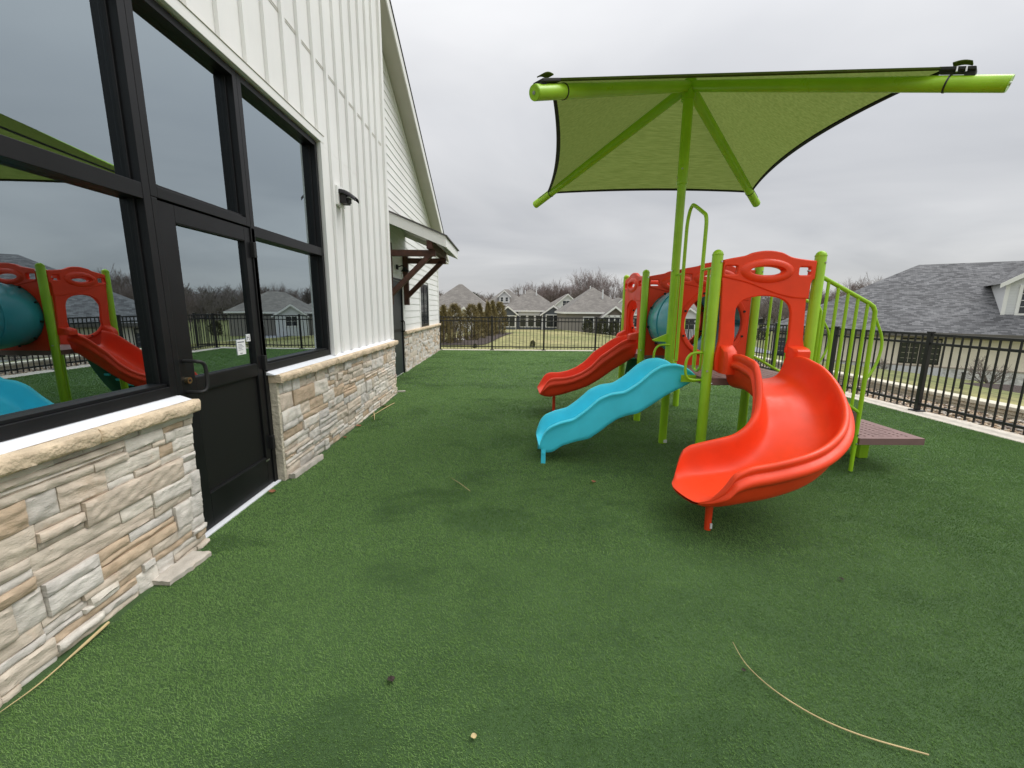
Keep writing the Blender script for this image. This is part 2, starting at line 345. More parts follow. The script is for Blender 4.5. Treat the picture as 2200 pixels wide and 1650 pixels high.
M['pine'] = leafage_mat('dark_evergreen', (.015, .028, .014), (.06, .085, .035))
M['shrubm'] = leafage_mat('shrub_leaves', (.03, .035, .014), (.10, .10, .04))

# ================================================================ THE SETTING
def ground_z(x, y):
    dn = max(0, y-15.72)*.035
    dx = max(0, x-8.4)*.118
    z = -.03 - min(dn, 2.0) - min(dx, 2.25)
    if x > 7.9: z += .13
    return max(z, -2.75)
def axis(vals): return sorted(set(vals))
xs = axis([-400, -220, -120, -70, -40, -20, -8, -3, 0, 3, 6.4, 7.0, 7.6, 7.84, 7.96, 8.4]+[9+i*1.5 for i in range(16)]+[36, 42, 50, 60, 75, 100, 140, 220, 400])
ys = axis([-60, -20, -5, 0, 5, 10, 15.0, 15.72, 16.2]+[17+i*2.0 for i in range(30)]+[80, 90, 110, 140, 200, 300, 450])
g = MB()
def gz(x, y):
    if x <= 7.85 and y <= 15.75: return -.25
    if x <= 7.96 and y < 15.75: return .06
    return ground_z(x, y)
g.grid([[(x, y, gz(x, y)) for y in ys] for x in xs])
tag(g.build('lawn_ground', M['lawn'], smooth=True), kind='structure')

# turf sheet of the play yard
t_ = MB(); X1, Y1 = 6.26, 15.42
xs2 = np.linspace(-2.6, X1, 60); ys2 = np.linspace(-3, Y1, 120)
t_.grid([[(x, y, 0.0) for y in ys2] for x in xs2])
t_.box(-2.6, X1, -3, Y1, -.2, -.006)
tag(t_.build('play_yard_turf', M['turf'], smooth=True), kind='structure')

# turf fibres (countless): one hair-curves object
def fbm(x, y, seed, octs=4):
    r_ = np.random.default_rng(seed+100); T_ = r_.uniform(-1, 1, (64, 64)); o = 0; amp = 1; tot = 0
    for k in range(octs):
        xi, yi = np.floor(x).astype(int), np.floor(y).astype(int); fx, fy = x-xi, y-yi; fx = fx*fx*(3-2*fx); fy = fy*fy*(3-2*fy)
        g_ = lambda a, b: T_[a % 64, b % 64]
        o = o+amp*((g_(xi, yi)*(1-fx)+g_(xi+1, yi)*fx)*(1-fy)+(g_(xi, yi+1)*(1-fx)+g_(xi+1, yi+1)*fx)*fy); tot += amp; amp *= .55
        x = x*2.03+7.3; y = y*2.03+3.1
    return o/tot*1.6
def turf_fibres():
    rng = np.random.default_rng(3); P = []; Rr = []
    bands = [(.1, 1.6, 0, 32000, .00060, .0090), (1.6, 2.4, 0, 26000, .00068, .0090), (2.4, 3.6, 0, 17000, .0010, .0105), (3.6, 5.2, 0, 9500, .0014, .012), (5.2, 8.0, 0, 4200, .0021, .0135), (8.0, 15.4, 0, 1300, .0037, .017)]
    for (y0, y1, _, dens, rad, hh) in bands:
        # only the part of the yard the picture and its near neighbours can see
        n_ = int((X1+2.46)*(y1-y0)*dens); x = rng.uniform(-2.45, X1-.01, n_); y = rng.uniform(y0, y1, n_)
        keep = (((np.abs(x) < (y+1.6)*1.5+.6) & (y > .9)) | (np.abs(x) < 3.4) | (x > 0)) & ((x > -2.02) | (y > 7.45)) & ~((x < -1.93) & ((y < 2.5) | (y > 3.55)) & (y < 7.4))
        x, y = x[keep], y[keep]; n_ = len(x)
        # slowly varying lean = the brushed light and dark patches
        n_a = fbm(x*.9, y*1.7, 1); n_b = fbm(x*3.1+9, y*5.2, 2); n_c = fbm(x*9, y*13, 5)
        a = np.clip((n_a-.08)*2.6, -.25, 1.1)*np.clip(.5+2.2*n_b, .15, 1.3)+.45*np.clip((n_b-.22)*4, 0, 1)+.25*n_c
        ang = 3.0+1.35*a+rng.normal(0, .85, n_); lean = rng.uniform(.35, 1.35, n_)*(1-.30*np.clip(a, -.5, 1))
        h = hh*rng.uniform(.6, 1.15, n_)
        p0 = np.stack([x, y, np.zeros(n_)-.001], 1); dx = np.cos(ang)*lean*h; dy = np.sin(ang)*lean*h
        p1 = p0+np.stack([dx*.35, dy*.35, h*.62], 1); p2 = p0+np.stack([dx, dy, h], 1)
        P.append(np.stack([p0, p1, p2], 1)); Rr.append(np.tile(np.array([rad, rad*.9, rad*.35]), (n_, 1)))
    P = np.concatenate(P).astype(np.float32); Rr = np.concatenate(Rr).astype(np.float32); n_ = len(P)
    cv = bpy.data.hair_curves.new('turf_fibres'); cv.add_curves([3]*n_)
    cv.attributes['position'].data.foreach_set('vector', P.ravel())
    ra = cv.attributes.get('radius') or cv.attributes.new('radius', 'FLOAT', 'POINT'); ra.data.foreach_set('value', Rr.ravel())
    cv.materials.append(M['fibre']); o = bpy.data.objects.new('turf_fibres', cv); COL.objects.link(o); return o
tag(turf_fibres(), kind='stuff', label='short green artificial grass pile covering the whole play yard', cat='artificial grass')

# concrete kerb round the turf, gravel strip
k = MB(); k.box(X1, 6.62, -2, 15.9, -.15, .012); k.box(-2.6, X1, Y1, 15.72, -.15, .012)
tag(k.build('kerb', M['conc'], bevel=.012), kind='structure')
gb = MB(); gb.box(6.62, 7.84, -2, 15.9, -.3, -.105); tag(gb.build('gravel_bed', M['mulch']), kind='structure')
def gravel():
    rng = np.random.default_rng(5); b = bmesh.new(); bmesh.ops.create_icosphere(b, subdivisions=1, radius=1); base = np.array([v.co[:] for v in b.verts]); fc = [[v.index for v in f.verts] for f in b.faces]; b.free()
    n_ = 6800; V = []; C_ = []
    pal = np.array([(.42, .33, .22), (.50, .44, .35), (.30, .22, .15), (.55, .50, .44), (.38, .27, .17), (.22, .18, .15), (.48, .36, .24)])
    for i in range(n_):
        y = rng.uniform(0, 15.6) if i % 4 else rng.uniform(3.5, 8); x = rng.uniform(6.64, 7.82); s = rng.uniform(.014, .038)*np.array([1.25, .95, .6])*rng.uniform(.8, 1.2, 3)
        a = rng.uniform(0, 6.3); p = base*s*(1+rng.normal(0, .08, base.shape)); q = p.copy()
        q[:, 0] = p[:, 0]*math.cos(a)-p[:, 1]*math.sin(a); q[:, 1] = p[:, 0]*math.sin(a)+p[:, 1]*math.cos(a)
        V.append(q+[x, y, -.092+rng.uniform(0, .04)+.045*max(0, (7.0-x)/.4)]); C_.append(np.tile(pal[rng.integers(7)]*rng.uniform(.8, 1.2), (len(base), 1)))
    V = np.concatenate(V); nb_ = len(base); F = [[j*nb_+q for q in f] for j in range(n_) for f in fc]
    me = bpy.data.meshes.new('river_gravel'); me.from_pydata(V.tolist(), [], F); me.materials.append(M['pebble'])
    a = me.color_attributes.new('tint', 'FLOAT_COLOR', 'POINT'); a.data.foreach_set('color', np.hstack([np.concatenate(C_), np.ones((len(V), 1))]).astype(np.float32).ravel())
    me.polygons.foreach_set('use_smooth', [True]*len(me.polygons)); o = bpy.data.objects.new('river_gravel', me); COL.objects.link(o); return o
M['pebble'] = mat('pebble', (.5, .4, .3), .75, tint=True, noise=(30, .15))
tag(gravel(), kind='stuff', label='tan and white river gravel strip between kerb and block wall', cat='gravel')

# retaining wall: courses of blocks under a pale cap
rw = MB(); zt = .115
rnd = random.Random(4)
for c in range(5):
    y = -1-(c % 2)*.22
    while y < 15.6:
        d = rnd.uniform(0, .008); rw.box(7.87-d+.012*c, 8.02, y+.004, y+.436, zt-.07-(c+1)*.062+.004, zt-.07-c*.062); y += .44
rwp = empty('retaining_wall', (0, 0, 0), label='low tan block retaining wall beyond the gravel strip', cat='retaining wall')
rw.build('block_course', M['blockw'], rwp, bevel=.006)
cp = MB(); y = -1
while y < 15.6: cp.box(7.84, 8.12, y+.003, y+.6, zt-.066, zt); y += .603
M['capb'] = mat('pale_cap_block', (.60, .56, .45), .9, noise=(8, .12), bump=(60, .6, .01))
cp.build('cap', M['capb'], rwp, bevel=.012)

# ================================================================ FENCES
def fence_panel(L_, npk, parent):
    m = MB(); zt_, zm, zb = 1.21, 1.075, .13
    for z in (zt_, zm, zb): m.box(.03, L_-.03, -.017, .017, z-.018, z+.018)
    for i in range(npk):
        x = L_*(i+1)/(npk+1); m.box(x-.009, x+.009, -.009, .009, .045, 1.195)
    return m.build('fence_panel', M['fence'], parent)
def fence_post(parent, x):
    m = MB(); m.box(x-.03, x+.03, -.03, .03, .03, 1.235); m.box(x-.036, x+.036, -.036, .036, 1.235, 1.26)
    o = m.build('post', M['fence'], parent, bevel=.004)
    b = MB(); b.box(x-.075, x+.075, -.075, .075, .012, .030); b.build('base_plate', M['fence'], o, bevel=.004); return o
def fence(label, start, ang, bays, L_, npk, posts=None):
    root = empty('metal_fence', (start[0], start[1], 0), ang, label=label, cat='fence')
    p0 = fence_panel(L_, npk, root); q0 = fence_post(root, 0)
    for i in range(1, bays):
        c = p0.copy(); COL.objects.link(c); c.parent = root; c.location = (i*L_, 0, 0)
    for i in range(1, bays+1):
        c = q0.copy(); COL.objects.link(c); c.parent = root; c.location = (i*L_, 0, 0)
        d = q0.children[0].copy(); COL.objects.link(d); d.parent = c
    return root
fence('black metal picket fence across the far end of the turf, starting at the building', (-2.44, 15.56), 0, 5, 1.93, 14)
fence('black metal picket fence along the right side of the turf beside the gravel', (6.48, -1.08), R(90)-.004, 9, 1.85, 15)

# ================================================================ THE CHILDCARE BUILDING
B = empty('childcare_building', (-2.1, 4, 0), label='white childcare building with stone base, black framed windows and steep gable', cat='building')
B.location = (0, 0, 0)
BT = .308; B0 = 3.336
def siding_front():
    m = MB()
    # solid wall pieces (x -2.02 face), openings for storefront y -0.1..4.86, z .98..3.28
    m.box(-2.22, -2.03, -3, 7.47, 3.29, 7.6)          # above head
    m.box(-2.22, -2.03, 4.875, 7.47, .985, 3.29)      # right of storefront
    m.box(-7, -2.22, 7.30, 7.47, 0, 7.6)              # return wall at the corner
    m.box(-7, -2.22, -3, -2.8, 0, 7.6)
    return m
sid = siding_front()
k_ = -20
while True:
    y = B0+BT*k_; k_ += 1
    if y < -2.9: continue
    if y > 7.25: break
    z0 = 3.375 if y < 4.93 else 1.0
    sid.box(-2.03, -1.998, y-.026, y+.026, z0, 7.6)
sid.build('siding_wall', M['siding'], B, bevel=.003)
tr = MB()
tr.box(-2.03, -1.990, -3, 4.95, 3.285, 3.362)            # head trim
tr.box(-2.03, -1.992, 4.872, 4.96, .99, 3.285)           # side trim
tr.box(-2.035, -1.990, 7.37, 7.478, .99, 7.6)            # corner board
tr.box(-2.14, -2.035, 7.47, 7.482, .99, 7.6)
tr.build('trim_board', M['trimw'], B, bevel=.003)
fl = MB(); fl.box(-2.03, -1.984, -3, 4.96, 3.362, 3.366); 
for i in range(80):
    y = B0+BT*(i-20)
    if -2.9 < y < 7.2: fl.box(-2.0295, -2.0262, y+.025, y+BT-.025, 4.10, 4.106); fl.box(-2.0295, -2.0262, y+.025, y+BT-.025, 4.122, 4.127)
fl.build('seam_flashing', M['soffit'], B)

# ledge stone veneer
PAL = [(.56, .49, .40), (.63, .58, .50), (.60, .565, .515), (.56, .49, .40), (.60, .52, .42), (.65, .61, .54), (.52, .40, .28), (.62, .585, .53), (.60, .51, .41), (.60, .56, .50)]
def noise2(seed):
    r = np.random.default_rng(seed); k1 = r.normal(0, 1, (7, 2)); ph = r.uniform(0, 6.3, 7)
    def f(a, b): return sum(np.sin((k1[i, 0]*a*28+k1[i, 1]*b*46)*(1+.4*i)+ph[i])/(1+.6*i) for i in range(7))
    return f
def veneer(y0, y1, z0, z1, xf, cell, seed, endcap=True, scale=1.0):
    m = MB(); rr = random.Random(seed)
    m.box(xf-.10, xf-.004, y0+.004, y1-.004, z0, z1, col=(.30, .26, .21))
    def stone(a0, a1, b0, b1):
        col = rr.choice(PAL); q = rr.uniform(.92, 1.10); col = tuple(c*q for c in col)
        pr = rr.choice([.006, .009, .013, .018, .026]); g_ = .0011
        a0 += g_; a1 -= g_; b0 += g_*.8; b1 -= g_*.8
        nu = max(3, int((a1-a0)/cell)+1); nv = max(3, int((b1-b0)/cell)+2); nf = noise2(rr.randint(0, 10**6))
        tl, tl2 = rr.uniform(-.005, .005), rr.uniform(-.007, .006)
        rows = []
        wob0 = rr.uniform(-.003, .003)
        for i in range(nu):
            u = i/(nu-1); row = []
            for j in range(nv):
                v = j/(nv-1); e = min(u*(a1-a0), (1-u)*(a1-a0), v*(b1-b0), (1-v)*(b1-b0))
                ed = -0.0075*max(0, 1-e/.005)**1.5
                d = pr+tl*(u-.5)*2*.6+tl2*(v-.5)+ed+(.0030*float(nf(a0+u*(a1-a0), b0+v*(b1-b0)))*min(1, e/.01+.25))
                zz = b0+v*(b1-b0)+(.003*math.sin(u*5+wob0*900) if 0 < j < nv-1 else .0015*math.sin(u*7+wob0*900)); row.append((xf+max(d, -.006), a0+u*(a1-a0), zz))
            rows.append(row)
        m.cur = col; m.grid(rows)
        # skirt back to the wall on all four sides
        ring = [rows[i][0] for i in range(nu)]+[rows[-1][j] for j in range(1, nv)]+[rows[i][-1] for i in range(nu-2, -1, -1)]+[rows[0][j] for j in range(nv-2, 0, -1)]
        n_ = len(ring); vs = ring+[(xf-.02, p[1], p[2]) for p in ring]
        m.add(vs, [(i, (i+1) % n_, n_+(i+1) % n_, n_+i) for i in range(n_)], col=tuple(c*.95 for c in col)); m.cur = None
    z = z0
    while z < z1-.02:
        bh = min(rr.choice([.10, .125, .15, .12])*scale, z1-z)
        if z1-z-bh < .05: bh = z1-z
        y = y0-rr.uniform(0, .1)
        while y < y1-.01:
            L_ = rr.choice([.22, .30, .36, .44, .54])*rr.uniform(.85, 1.15)*scale
            if y1-(y+L_) < .08: L_ = y1-y
            a0, a1 = max(y, y0), min(y+L_, y1); y += L_
            if a1-a0 < .02: continue
            t = rr.random()
            if t < .42: splits = [1]
            elif t < .80: splits = rr.choice([[.4, .6], [.6, .4], [.5, .5], [.3, .7]])
            else: splits = rr.choice([[.3, .35, .35], [.4, .25, .35], [.25, .4, .35]])
            zz = z
            for q in splits:
                h_ = bh*q
                if (a1-a0) > .2*scale and rr.random() < .45:
                    c = a0+(a1-a0)*rr.uniform(.3, .7); stone(a0, c, zz, zz+h_); stone(c, a1, zz, zz+h_)
                else: stone(a0, a1, zz, zz+h_)
                zz += h_
        z += bh
    return m
veneer(-1.0, 2.575, -.01, .905, -1.985, .0125, 11).build('stone_veneer', M['stone'], B, smooth=True, colors=True, angle=50)
veneer(3.60, 7.43, -.01, .905, -1.985, .017, 12).build('stone_veneer', M['stone'], B, smooth=True, colors=True, angle=50)
sv = MB(); sv.v = []; 
# end returns of the veneer at the corner and door jambs
for (ya, yb, sgn) in ((7.43, 7.50, 1),):
    rr = random.Random(33); z = -.01
    while z < .9:
        h_ = rr.uniform(.045, .085); h_ = min(h_, .905-z); d = rr.uniform(0, .03)
        sv.box(-2.35, -1.985+rr.uniform(0, .02), 7.40, 7.46+d, z+.003, z+h_-.003, col=tuple(c*rr.uniform(.9, 1.05) for c in rr.choice(PAL))); z += h_
sv.build('stone_return', M['stone'], B, colors=True, bevel=.006)
jm = MB(); jm.box(-2.06, -1.975, 3.565, 3.60, 0, .905); jm.build('door_jamb_stone_edge', M['blockw'], B, bevel=.004)

def rough_cap(y0, y1, z0, z1, xb, xf, seed, piece=.62, endround=True):
    m = MB(); rr = random.Random(seed); y = y0
    while y < y1-.01:
        L_ = min(piece*rr.uniform(.85, 1.15), y1-y)
        if y1-(y+L_) < .15: L_ = y1-y
        nf = noise2(rr.randint(0, 10**6)); nu = max(6, int(L_/.018)); rows = []
        prof = [(xb, z1), (xb+(xf-xb)*.4, z1), (xf-.010, z1-.001), (xf-.001, z1-.010), (xf, (z0+z1)/2+.01), (xf, z0+.016), (xf-.006, z0+.004), (xf-.02, z0), (xb, z0)]
        for i in range(nu+1):
            u = i/nu; e = min(u, 1-u)*L_; pin = 1-max(0, 1-e/.012)**2*.10; row = []
            for j, (px, pz) in enumerate(prof):
                w_ = 1 if 2 <= j <= 7 else 0.15
                row.append((xb+(px-xb)*(pin if w_ == 1 else 1)+w_*.0034*float(nf(y+u*L_, pz*1.6)), y+u*L_, pz+w_*.0022*float(nf(y+u*L_+3, px*2))))
            rows.append(row)
        m.grid(rows); 
        for rw_ in (rows[0], rows[-1]): m.add(rw_, [tuple(range(len(rw_)))])
        y += L_+.003
    return m
rough_cap(-1.0, 2.60, .895, .968, -2.05, -1.915, 3).build('stone_cap', M['stonecap'], B, smooth=True, angle=60)
rough_cap(3.555, 7.50, .895, .968, -2.05, -1.915, 4).build('stone_cap', M['stonecap'], B, smooth=True, angle=60)
sf = MB()
for (a, b) in ((-1, 2.58), (3.53, 7.46)):
    sf.add([(-2.05, a, 1.0), (-2.05, b, 1.0), (-1.965, b, .972), (-1.965, a, .972), (-2.05, a, .969), (-2.05, b, .969), (-1.965, b, .969), (-1.965, a, .969)], [(0, 3, 2, 1), (4, 5, 6, 7), (3, 7, 6, 2), (0, 1, 5, 4), (1, 2, 6, 5), (0, 4, 7, 3)])
sf.build('sill_flashing', M['flash'], B)
# wall behind the stone under the windows
wb = MB(); wb.box(-2.22, -2.08, -3, 2.56, 0, .97); wb.box(-2.22, -2.08, 3.6, 7.3, 0, .98); wb.build('backing_wall', M['interior'], B)

# storefront windows: frame > pane
FX, GX = -2.035, -2.105
def window_unit(y0, y1, z0, z1, tz=None):
    """y0..y1 outer, frame 55 mm, optional transom at tz"""
    m = MB(); w = .05
    m.box(-2.16, FX, y0, y0+w, z0, z1); m.box(-2.16, FX, y1-w, y1, z0, z1)
    m.box(-2.16, FX, y0+w, y1-w, z1-w, z1); m.box(-2.16, FX, y0+w, y1-w, z0, z0+w+.012)
    m.box(-2.16, FX-.018, y0+w, y1-w, z0+w+.012, z0+w+.03)
    # stepped glazing stops on the sides
    for a, b in ((y0+w, y0+w+.012), (y1-w-.012, y1-w)): m.box(-2.16, GX+.02, a, b, z0+w+.03, z1-w)
    panes = []
    if tz: m.box(-2.16, FX-.002, y0+w, y1-w, tz, tz+.085)
    f = m.build('window', M['black'], B, bevel=.0025)
    for (a, b) in ([(z0+w+.03, tz), (tz+.085, z1-w)] if tz else [(z0+w+.03, z1-w)]):
        p = MB(); p.box(GX-.008, GX, y0+w, y1-w, a, b); p.build('pane', M['glass'], f)
    return f
window_unit(1.13, 2.565, 1.0, 3.275, 2.135)
window_unit(-.30, 1.128, 1.0, 3.275, 2.135)
window_unit(2.567, 3.515, 2.165, 3.275)
window_unit(3.517, 4.868, 1.0, 3.275, 2.10)

# glazed door
dr = MB(); DX = -2.045
dy0, dy1 = 2.612, 3.508
dr.box(-2.09, DX, dy0, dy0+.13, .02, 2.155); dr.box(-2.09, DX, dy1-.075, dy1, .02, 2.155)
dr.box(-2.09, DX, dy0+.13, dy1-.075, 2.05, 2.155); dr.box(-2.09, DX, dy0+.13, dy1-.075, .985, 1.08); dr.box(-2.09, DX, dy0+.13, dy1-.075, .02, .265)
door = dr.build('door', M['black'], B, bevel=.003)
p = MB(); p.box(-2.082, -2.074, dy0+.13, dy1-.075, 1.08, 2.05); p.build('pane', M['glass'], door)
p = MB(); p.box(-2.08, -2.066, dy0+.13, dy1-.075, .265, .985); p.build('kick_panel', mat('dark_grey_panel', (.010, .0105, .0095), .55, spec=.25), door)
for z in (1.075, 2.045, .98, .262):
    p = MB(); p.box(-2.066, -2.048, dy0+.135, dy1-.08, z, z+.010); p.build('glazing_bead', M['black'], door, bevel=.002)
hd = spline([(-2.045, 2.655, 1.20), (-1.985, 2.655, 1.20), (-1.958, 2.66, 1.197), (-1.945, 2.685, 1.185), (-1.942, 2.70, 1.15), (-1.942, 2.70, 1.05), (-1.945, 2.685, 1.01), (-1.958, 2.66, 1.0), (-1.985, 2.655, 1.0), (-2.045, 2.655, 1.0)], 5)
p = MB(); p.tube(hd, .0115, 12); p.build('handle', M['blackr'], door, smooth=True)
p = MB(); p.cyl((-2.05, 2.665, 1.075), (-2.025, 2.665, 1.075), .021, 20); p.build('lock_cylinder', M['brass'], door, smooth=True)
p = MB(); p.cyl((-2.05, 2.665, 1.075), (-2.021, 2.665, 1.075), .008, 12); p.build('keyhole', M['blackr'], door, smooth=True)
for z in (.32, 1.02, 1.93):
    p = MB(); p.box(-2.05, -2.015, 3.500, 3.535, z, z+.12); p.build('hinge', M['blackr'], door, bevel=.004)
p = MB(); p.box(-2.073, -2.070, 3.242, 3.345, 1.172, 1.288); pp = p.build('notice_sticker', M['paper'], door)
q = MB()
q.box(-2.070, -2.0692, 3.25, 3.33, 1.266, 1.274)
for i, z in enumerate((1.25, 1.24, 1.23, 1.22, 1.208)): q.box(-2.070, -2.0692, 3.255, 3.30+.012*(i % 3), z, z+.003)
q.box(-2.070, -2.0692, 3.27, 3.30, 1.18, 1.185); q.build('print', M['ink'], pp)
p = MB(); p.box(-2.073, -2.070, 3.368, 3.418, 1.268, 1.325); pp = p.build('notice_sticker', M['paper'], door)
q = MB(); q.box(-2.070, -2.0692, 3.375, 3.381, 1.28, 1.315); q.box(-2.070, -2.0692, 3.381, 3.398, 1.297, 1.302); q.box(-2.070, -2.0692, 3.400, 3.406, 1.275, 1.318); q.build('print', M['ink'], pp)
p = MB(); p.box(-2.046, -2.043, 3.42, 3.475, .235, .247); p.build('maker_plate', M['bolt'], door)
jb = MB(); jb.box(-2.16, FX, 2.567, 2.609, 0, 2.162); jb.box(-2.16, FX, 3.511, 3.56, 0, 2.162); jb.box(-2.16, -2.10, 2.609, 3.511, 0, 2.162)
jb.build('door_frame', M['black'], B, bevel=.003)
th = MB(); th.box(-2.06, -2.008, 2.585, 3.56, 0, .016); th.build('threshold', M['flash'], B, bevel=.003)

# room behind the glass; ceiling gap added to let daylight onto the playhouse
rm = MB(); rm.box(-7, -2.22, -2.8, 7.3, .001, .01, mi=1); rm.box(-7.1, -7, -2.8, 7.3, 0, 3.2); rm.box(-7, -4.3, -2.8, 7.3, 3.3, 3.35); rm.box(-4.3, -2.23, -2.8, 3.6, 3.3, 3.35); rm.box(-4.3, -2.23, 6.4, 7.3, 3.3, 3.35)
rm.build('interior_room', [M['interior'], M['carpet']], B)
pk = empty('toy_playhouse', (-2.95, 4.75, .01), 0, label='magenta toy playhouse seen through the glazed door', cat='toy house')
q = MB(); q.box(-.35, .35, -.8, .8, 0, 1.02); q.build('wall', M['pink'], pk, bevel=.02)
q = MB(); q.add([(-.42, -.95, 1.02), (.42, -.95, 1.02), (.42, .95, 1.02), (-.42, .95, 1.02), (-.42, 0, 1.36), (.42, 0, 1.36)], [(0, 1, 5, 4), (2, 3, 4, 5), (0, 4, 3), (1, 2, 5), (0, 3, 2, 1)])
q.build('roof', M['pink'], pk, bevel=.015)
bn = empty('toy_bin', (-2.42, 2.12, .62), 0, label='dark green bin of papers behind the left window pane', cat='bin')
q = MB(); q.add([(-.11, -.16, .35), (.11, -.16, .35), (.11, .16, .35), (-.11, .16, .35), (-.14, -.2, .54), (.14, -.2, .54), (.14, .2, .54), (-.14, .2, .54)], [(0, 3, 2, 1), (0, 1, 5, 4), (1, 2, 6, 5), (2, 3, 7, 6), (3, 0, 4, 7)])
q.build('box', mat('bin_green', (.02, .06, .03), .6), bn)
q = MB()
for i in range(6): q.obox((random.uniform(-.08, .08), -.15+.06*i, .53), (.06, 0, .02), (0, .03, 0), (0, .0, .05))
q.build('paper_stack', M['paper'], bn)
cb_ = empty('cabinet', (-2.42, 1.5, 0), 0, label='low grey cabinet standing inside under the left window', cat='cabinet')
q = MB(); q.box(-.18, .16, -.7, .9, .02, .96); q.build('body', M['interior'], cb_, bevel=.01)

# ---- second wing: lap siding gable
X2 = -2.44
def rake_z(y): return 6.05-.476*(y-9.79) if y > 5.5 else 8.09-.476*(5.5-y)+0.0
lap = MB(); z = .97; ex = .165
openings = [(9.02, 9.98, 0, 2.2), (12.05, 13.28, 1.0, 2.22)]
while z < 7.9:
    # y extents at this course: gable line
    yend = 15.3; zz = z
    if z+ex > rake_z(15.3): yend = 9.79+(6.05-z-ex)/.476
    ystart = 7.3
    if yend <= ystart+.05: break
    segs = [(ystart, yend)]
    for (a, b, c, d) in openings:
        ns = []
        for (s0, s1) in segs:
            if z+ex*.5 > c and z+ex*.5 < d and s0 < b and s1 > a:
                if a > s0: ns.append((s0, a))
                if s1 > b: ns.append((b, s1))
            else: ns.append((s0, s1))
        segs = ns
    for (a, b) in segs:
        yb2 = b+ (ex/.476 if b == yend and yend < 15.3 else 0)
        lap.add([(X2+.016, a, z), (X2+.016, yb2, z), (X2+.004, b, z+ex), (X2+.004, a, z+ex), (X2, a, z), (X2, yb2, z)], [(0, 1, 2, 3), (0, 4, 5, 1)])
    z += ex
lap.box(-9, X2-.004, 15.1, 15.3, 0, 3.4)
lap.add([(X2-.01, 7.3, 0), (X2-.01, 15.3, 0), (X2-.01, 15.3, rake_z(15.3)), (X2-.01, 7.3, rake_z(7.3))], [(0, 1, 2, 3)])
lap.build('lap_siding_wall', M['siding'], B)
t2 = MB(); t2.box(X2, X2+.028, 15.18, 15.31, .97, 3.42); t2.box(X2-.2, X2+.02, 15.305, 15.33, .97, 3.42)
t2.box(X2, X2+.03, 9.98, 10.08, .97, 2.3); t2.box(X2, X2+.03, 11.97, 12.05, 1.0, 2.30); t2.box(X2, X2+.03, 13.28, 13.35, 1.0, 2.30)
a, b = 7.3, 15.55
t2.add([(X2+.03, a, rake_z(a)-.02), (X2+.03, b, rake_z(b)-.02), (X2+.03, b, rake_z(b)-.13), (X2+.03, a, rake_z(a)-.13), (X2, a, rake_z(a)-.02), (X2, b, rake_z(b)-.02), (X2, b, rake_z(b)-.13), (X2, a, rake_z(a)-.13)], [(0, 3, 2, 1), (3, 7, 6, 2)])
t2.build('corner_board', M['trimw'], B)
veneer(10.03, 15.30, -.01, .915, X2+.02, .045, 21).build('stone_veneer', M['stone'], B, smooth=True, colors=True, angle=50)
veneer(7.3, 8.98, -.01, .915, X2+.02, .06, 22).build('stone_veneer', M['stone'], B, smooth=True, colors=True, angle=50)
rough_cap(10.0, 15.33, .91, .985, X2-.02, X2+.09, 5, .9).build('stone_cap', M['stonecap'], B, smooth=True, angle=60)
# rake: soffit, fascia, roof
XR = -2.09; ye = 15.72
rk = MB()
def rk_quad(m, x0, x1, o0, o1):
    ya, yb, = 5.5, ye
    m.add([(x0, ya, rake_z(ya)+o0), (x1, ya, rake_z(ya)+o0), (x1, yb, rake_z(yb)+o0), (x0, yb, rake_z(yb)+o0), (x0, ya, rake_z(ya)+o1), (x1, ya, rake_z(ya)+o1), (x1, yb, rake_z(yb)+o1), (x0, yb, rake_z(yb)+o1)],
          [(0, 1, 2, 3), (4, 7, 6, 5), (0, 4, 5, 1), (1, 5, 6, 2), (2, 6, 7, 3), (3, 7, 4, 0)])
m = MB(); rk_quad(m, X2-.01, XR-.02, 0, .02); m.build('rake_soffit', M['soffit'], B)
m = MB(); rk_quad(m, XR-.02, XR, -.03, .19); m.build('rake_fascia', M['trimw'], B)
m = MB(); rk_quad(m, -9, XR+.015, .19, .225); m.build('gable_roof', mat('black_shingle_edge', (.03, .03, .035), .9, noise=(20, .3)), B)
m = MB(); m.box(-9, XR-.02, 15.3, 15.72, 3.13, 3.16); m.box(-9, XR, 15.72, 15.745, 3.1, 3.36); m.box(-9, XR+.01, 15.745, 15.85, 3.2, 3.33); m.build('eave_gutter', M['trimw'], B)
# second door with wall light above
m = MB(); m.box(X2-.06, X2-.004, 9.07, 9.93, .02, 2.13); d2 = m.build('door', M['doorg'], B, bevel=.003)
m = MB(); m.box(X2-.004, X2+.003, 9.12, 9.84, 1.0, 1.06); m.build('door_rail', M['black'], d2)
m = MB(); m.tube(spline([(X2-.01, 9.86, 1.22), (X2+.07, 9.86, 1.22), (X2+.07, 9.86, 1.0), (X2-.01, 9.86, 1.0)], 4), .012, 8); m.build('handle', M['blackr'], d2, smooth=True)
m = MB(); m.box(X2-.06, X2+.02, 9.02, 9.07, 0, 2.18); m.box(X2-.06, X2+.02, 9.93, 9.98, 0, 2.18); m.box(X2-.06, X2+.02, 9.07, 9.93, 2.13, 2.18); m.build('door_frame', M['black'], B)
m = MB(); m.box(X2-.06, X2+.015, 12.05, 12.11, 1.0, 2.22); m.box(X2-.06, X2+.015, 13.22, 13.28, 1.0, 2.22); m.box(X2-.06, X2+.012, 12.11, 13.22, 2.16, 2.22); m.box(X2-.06, X2+.02, 12.11, 13.22, 1.0, 1.07); m.box(X2-.06, X2+.01, 12.64, 12.70, 1.07, 2.16)
w2 = m.build('window', M['black'], B, bevel=.003)
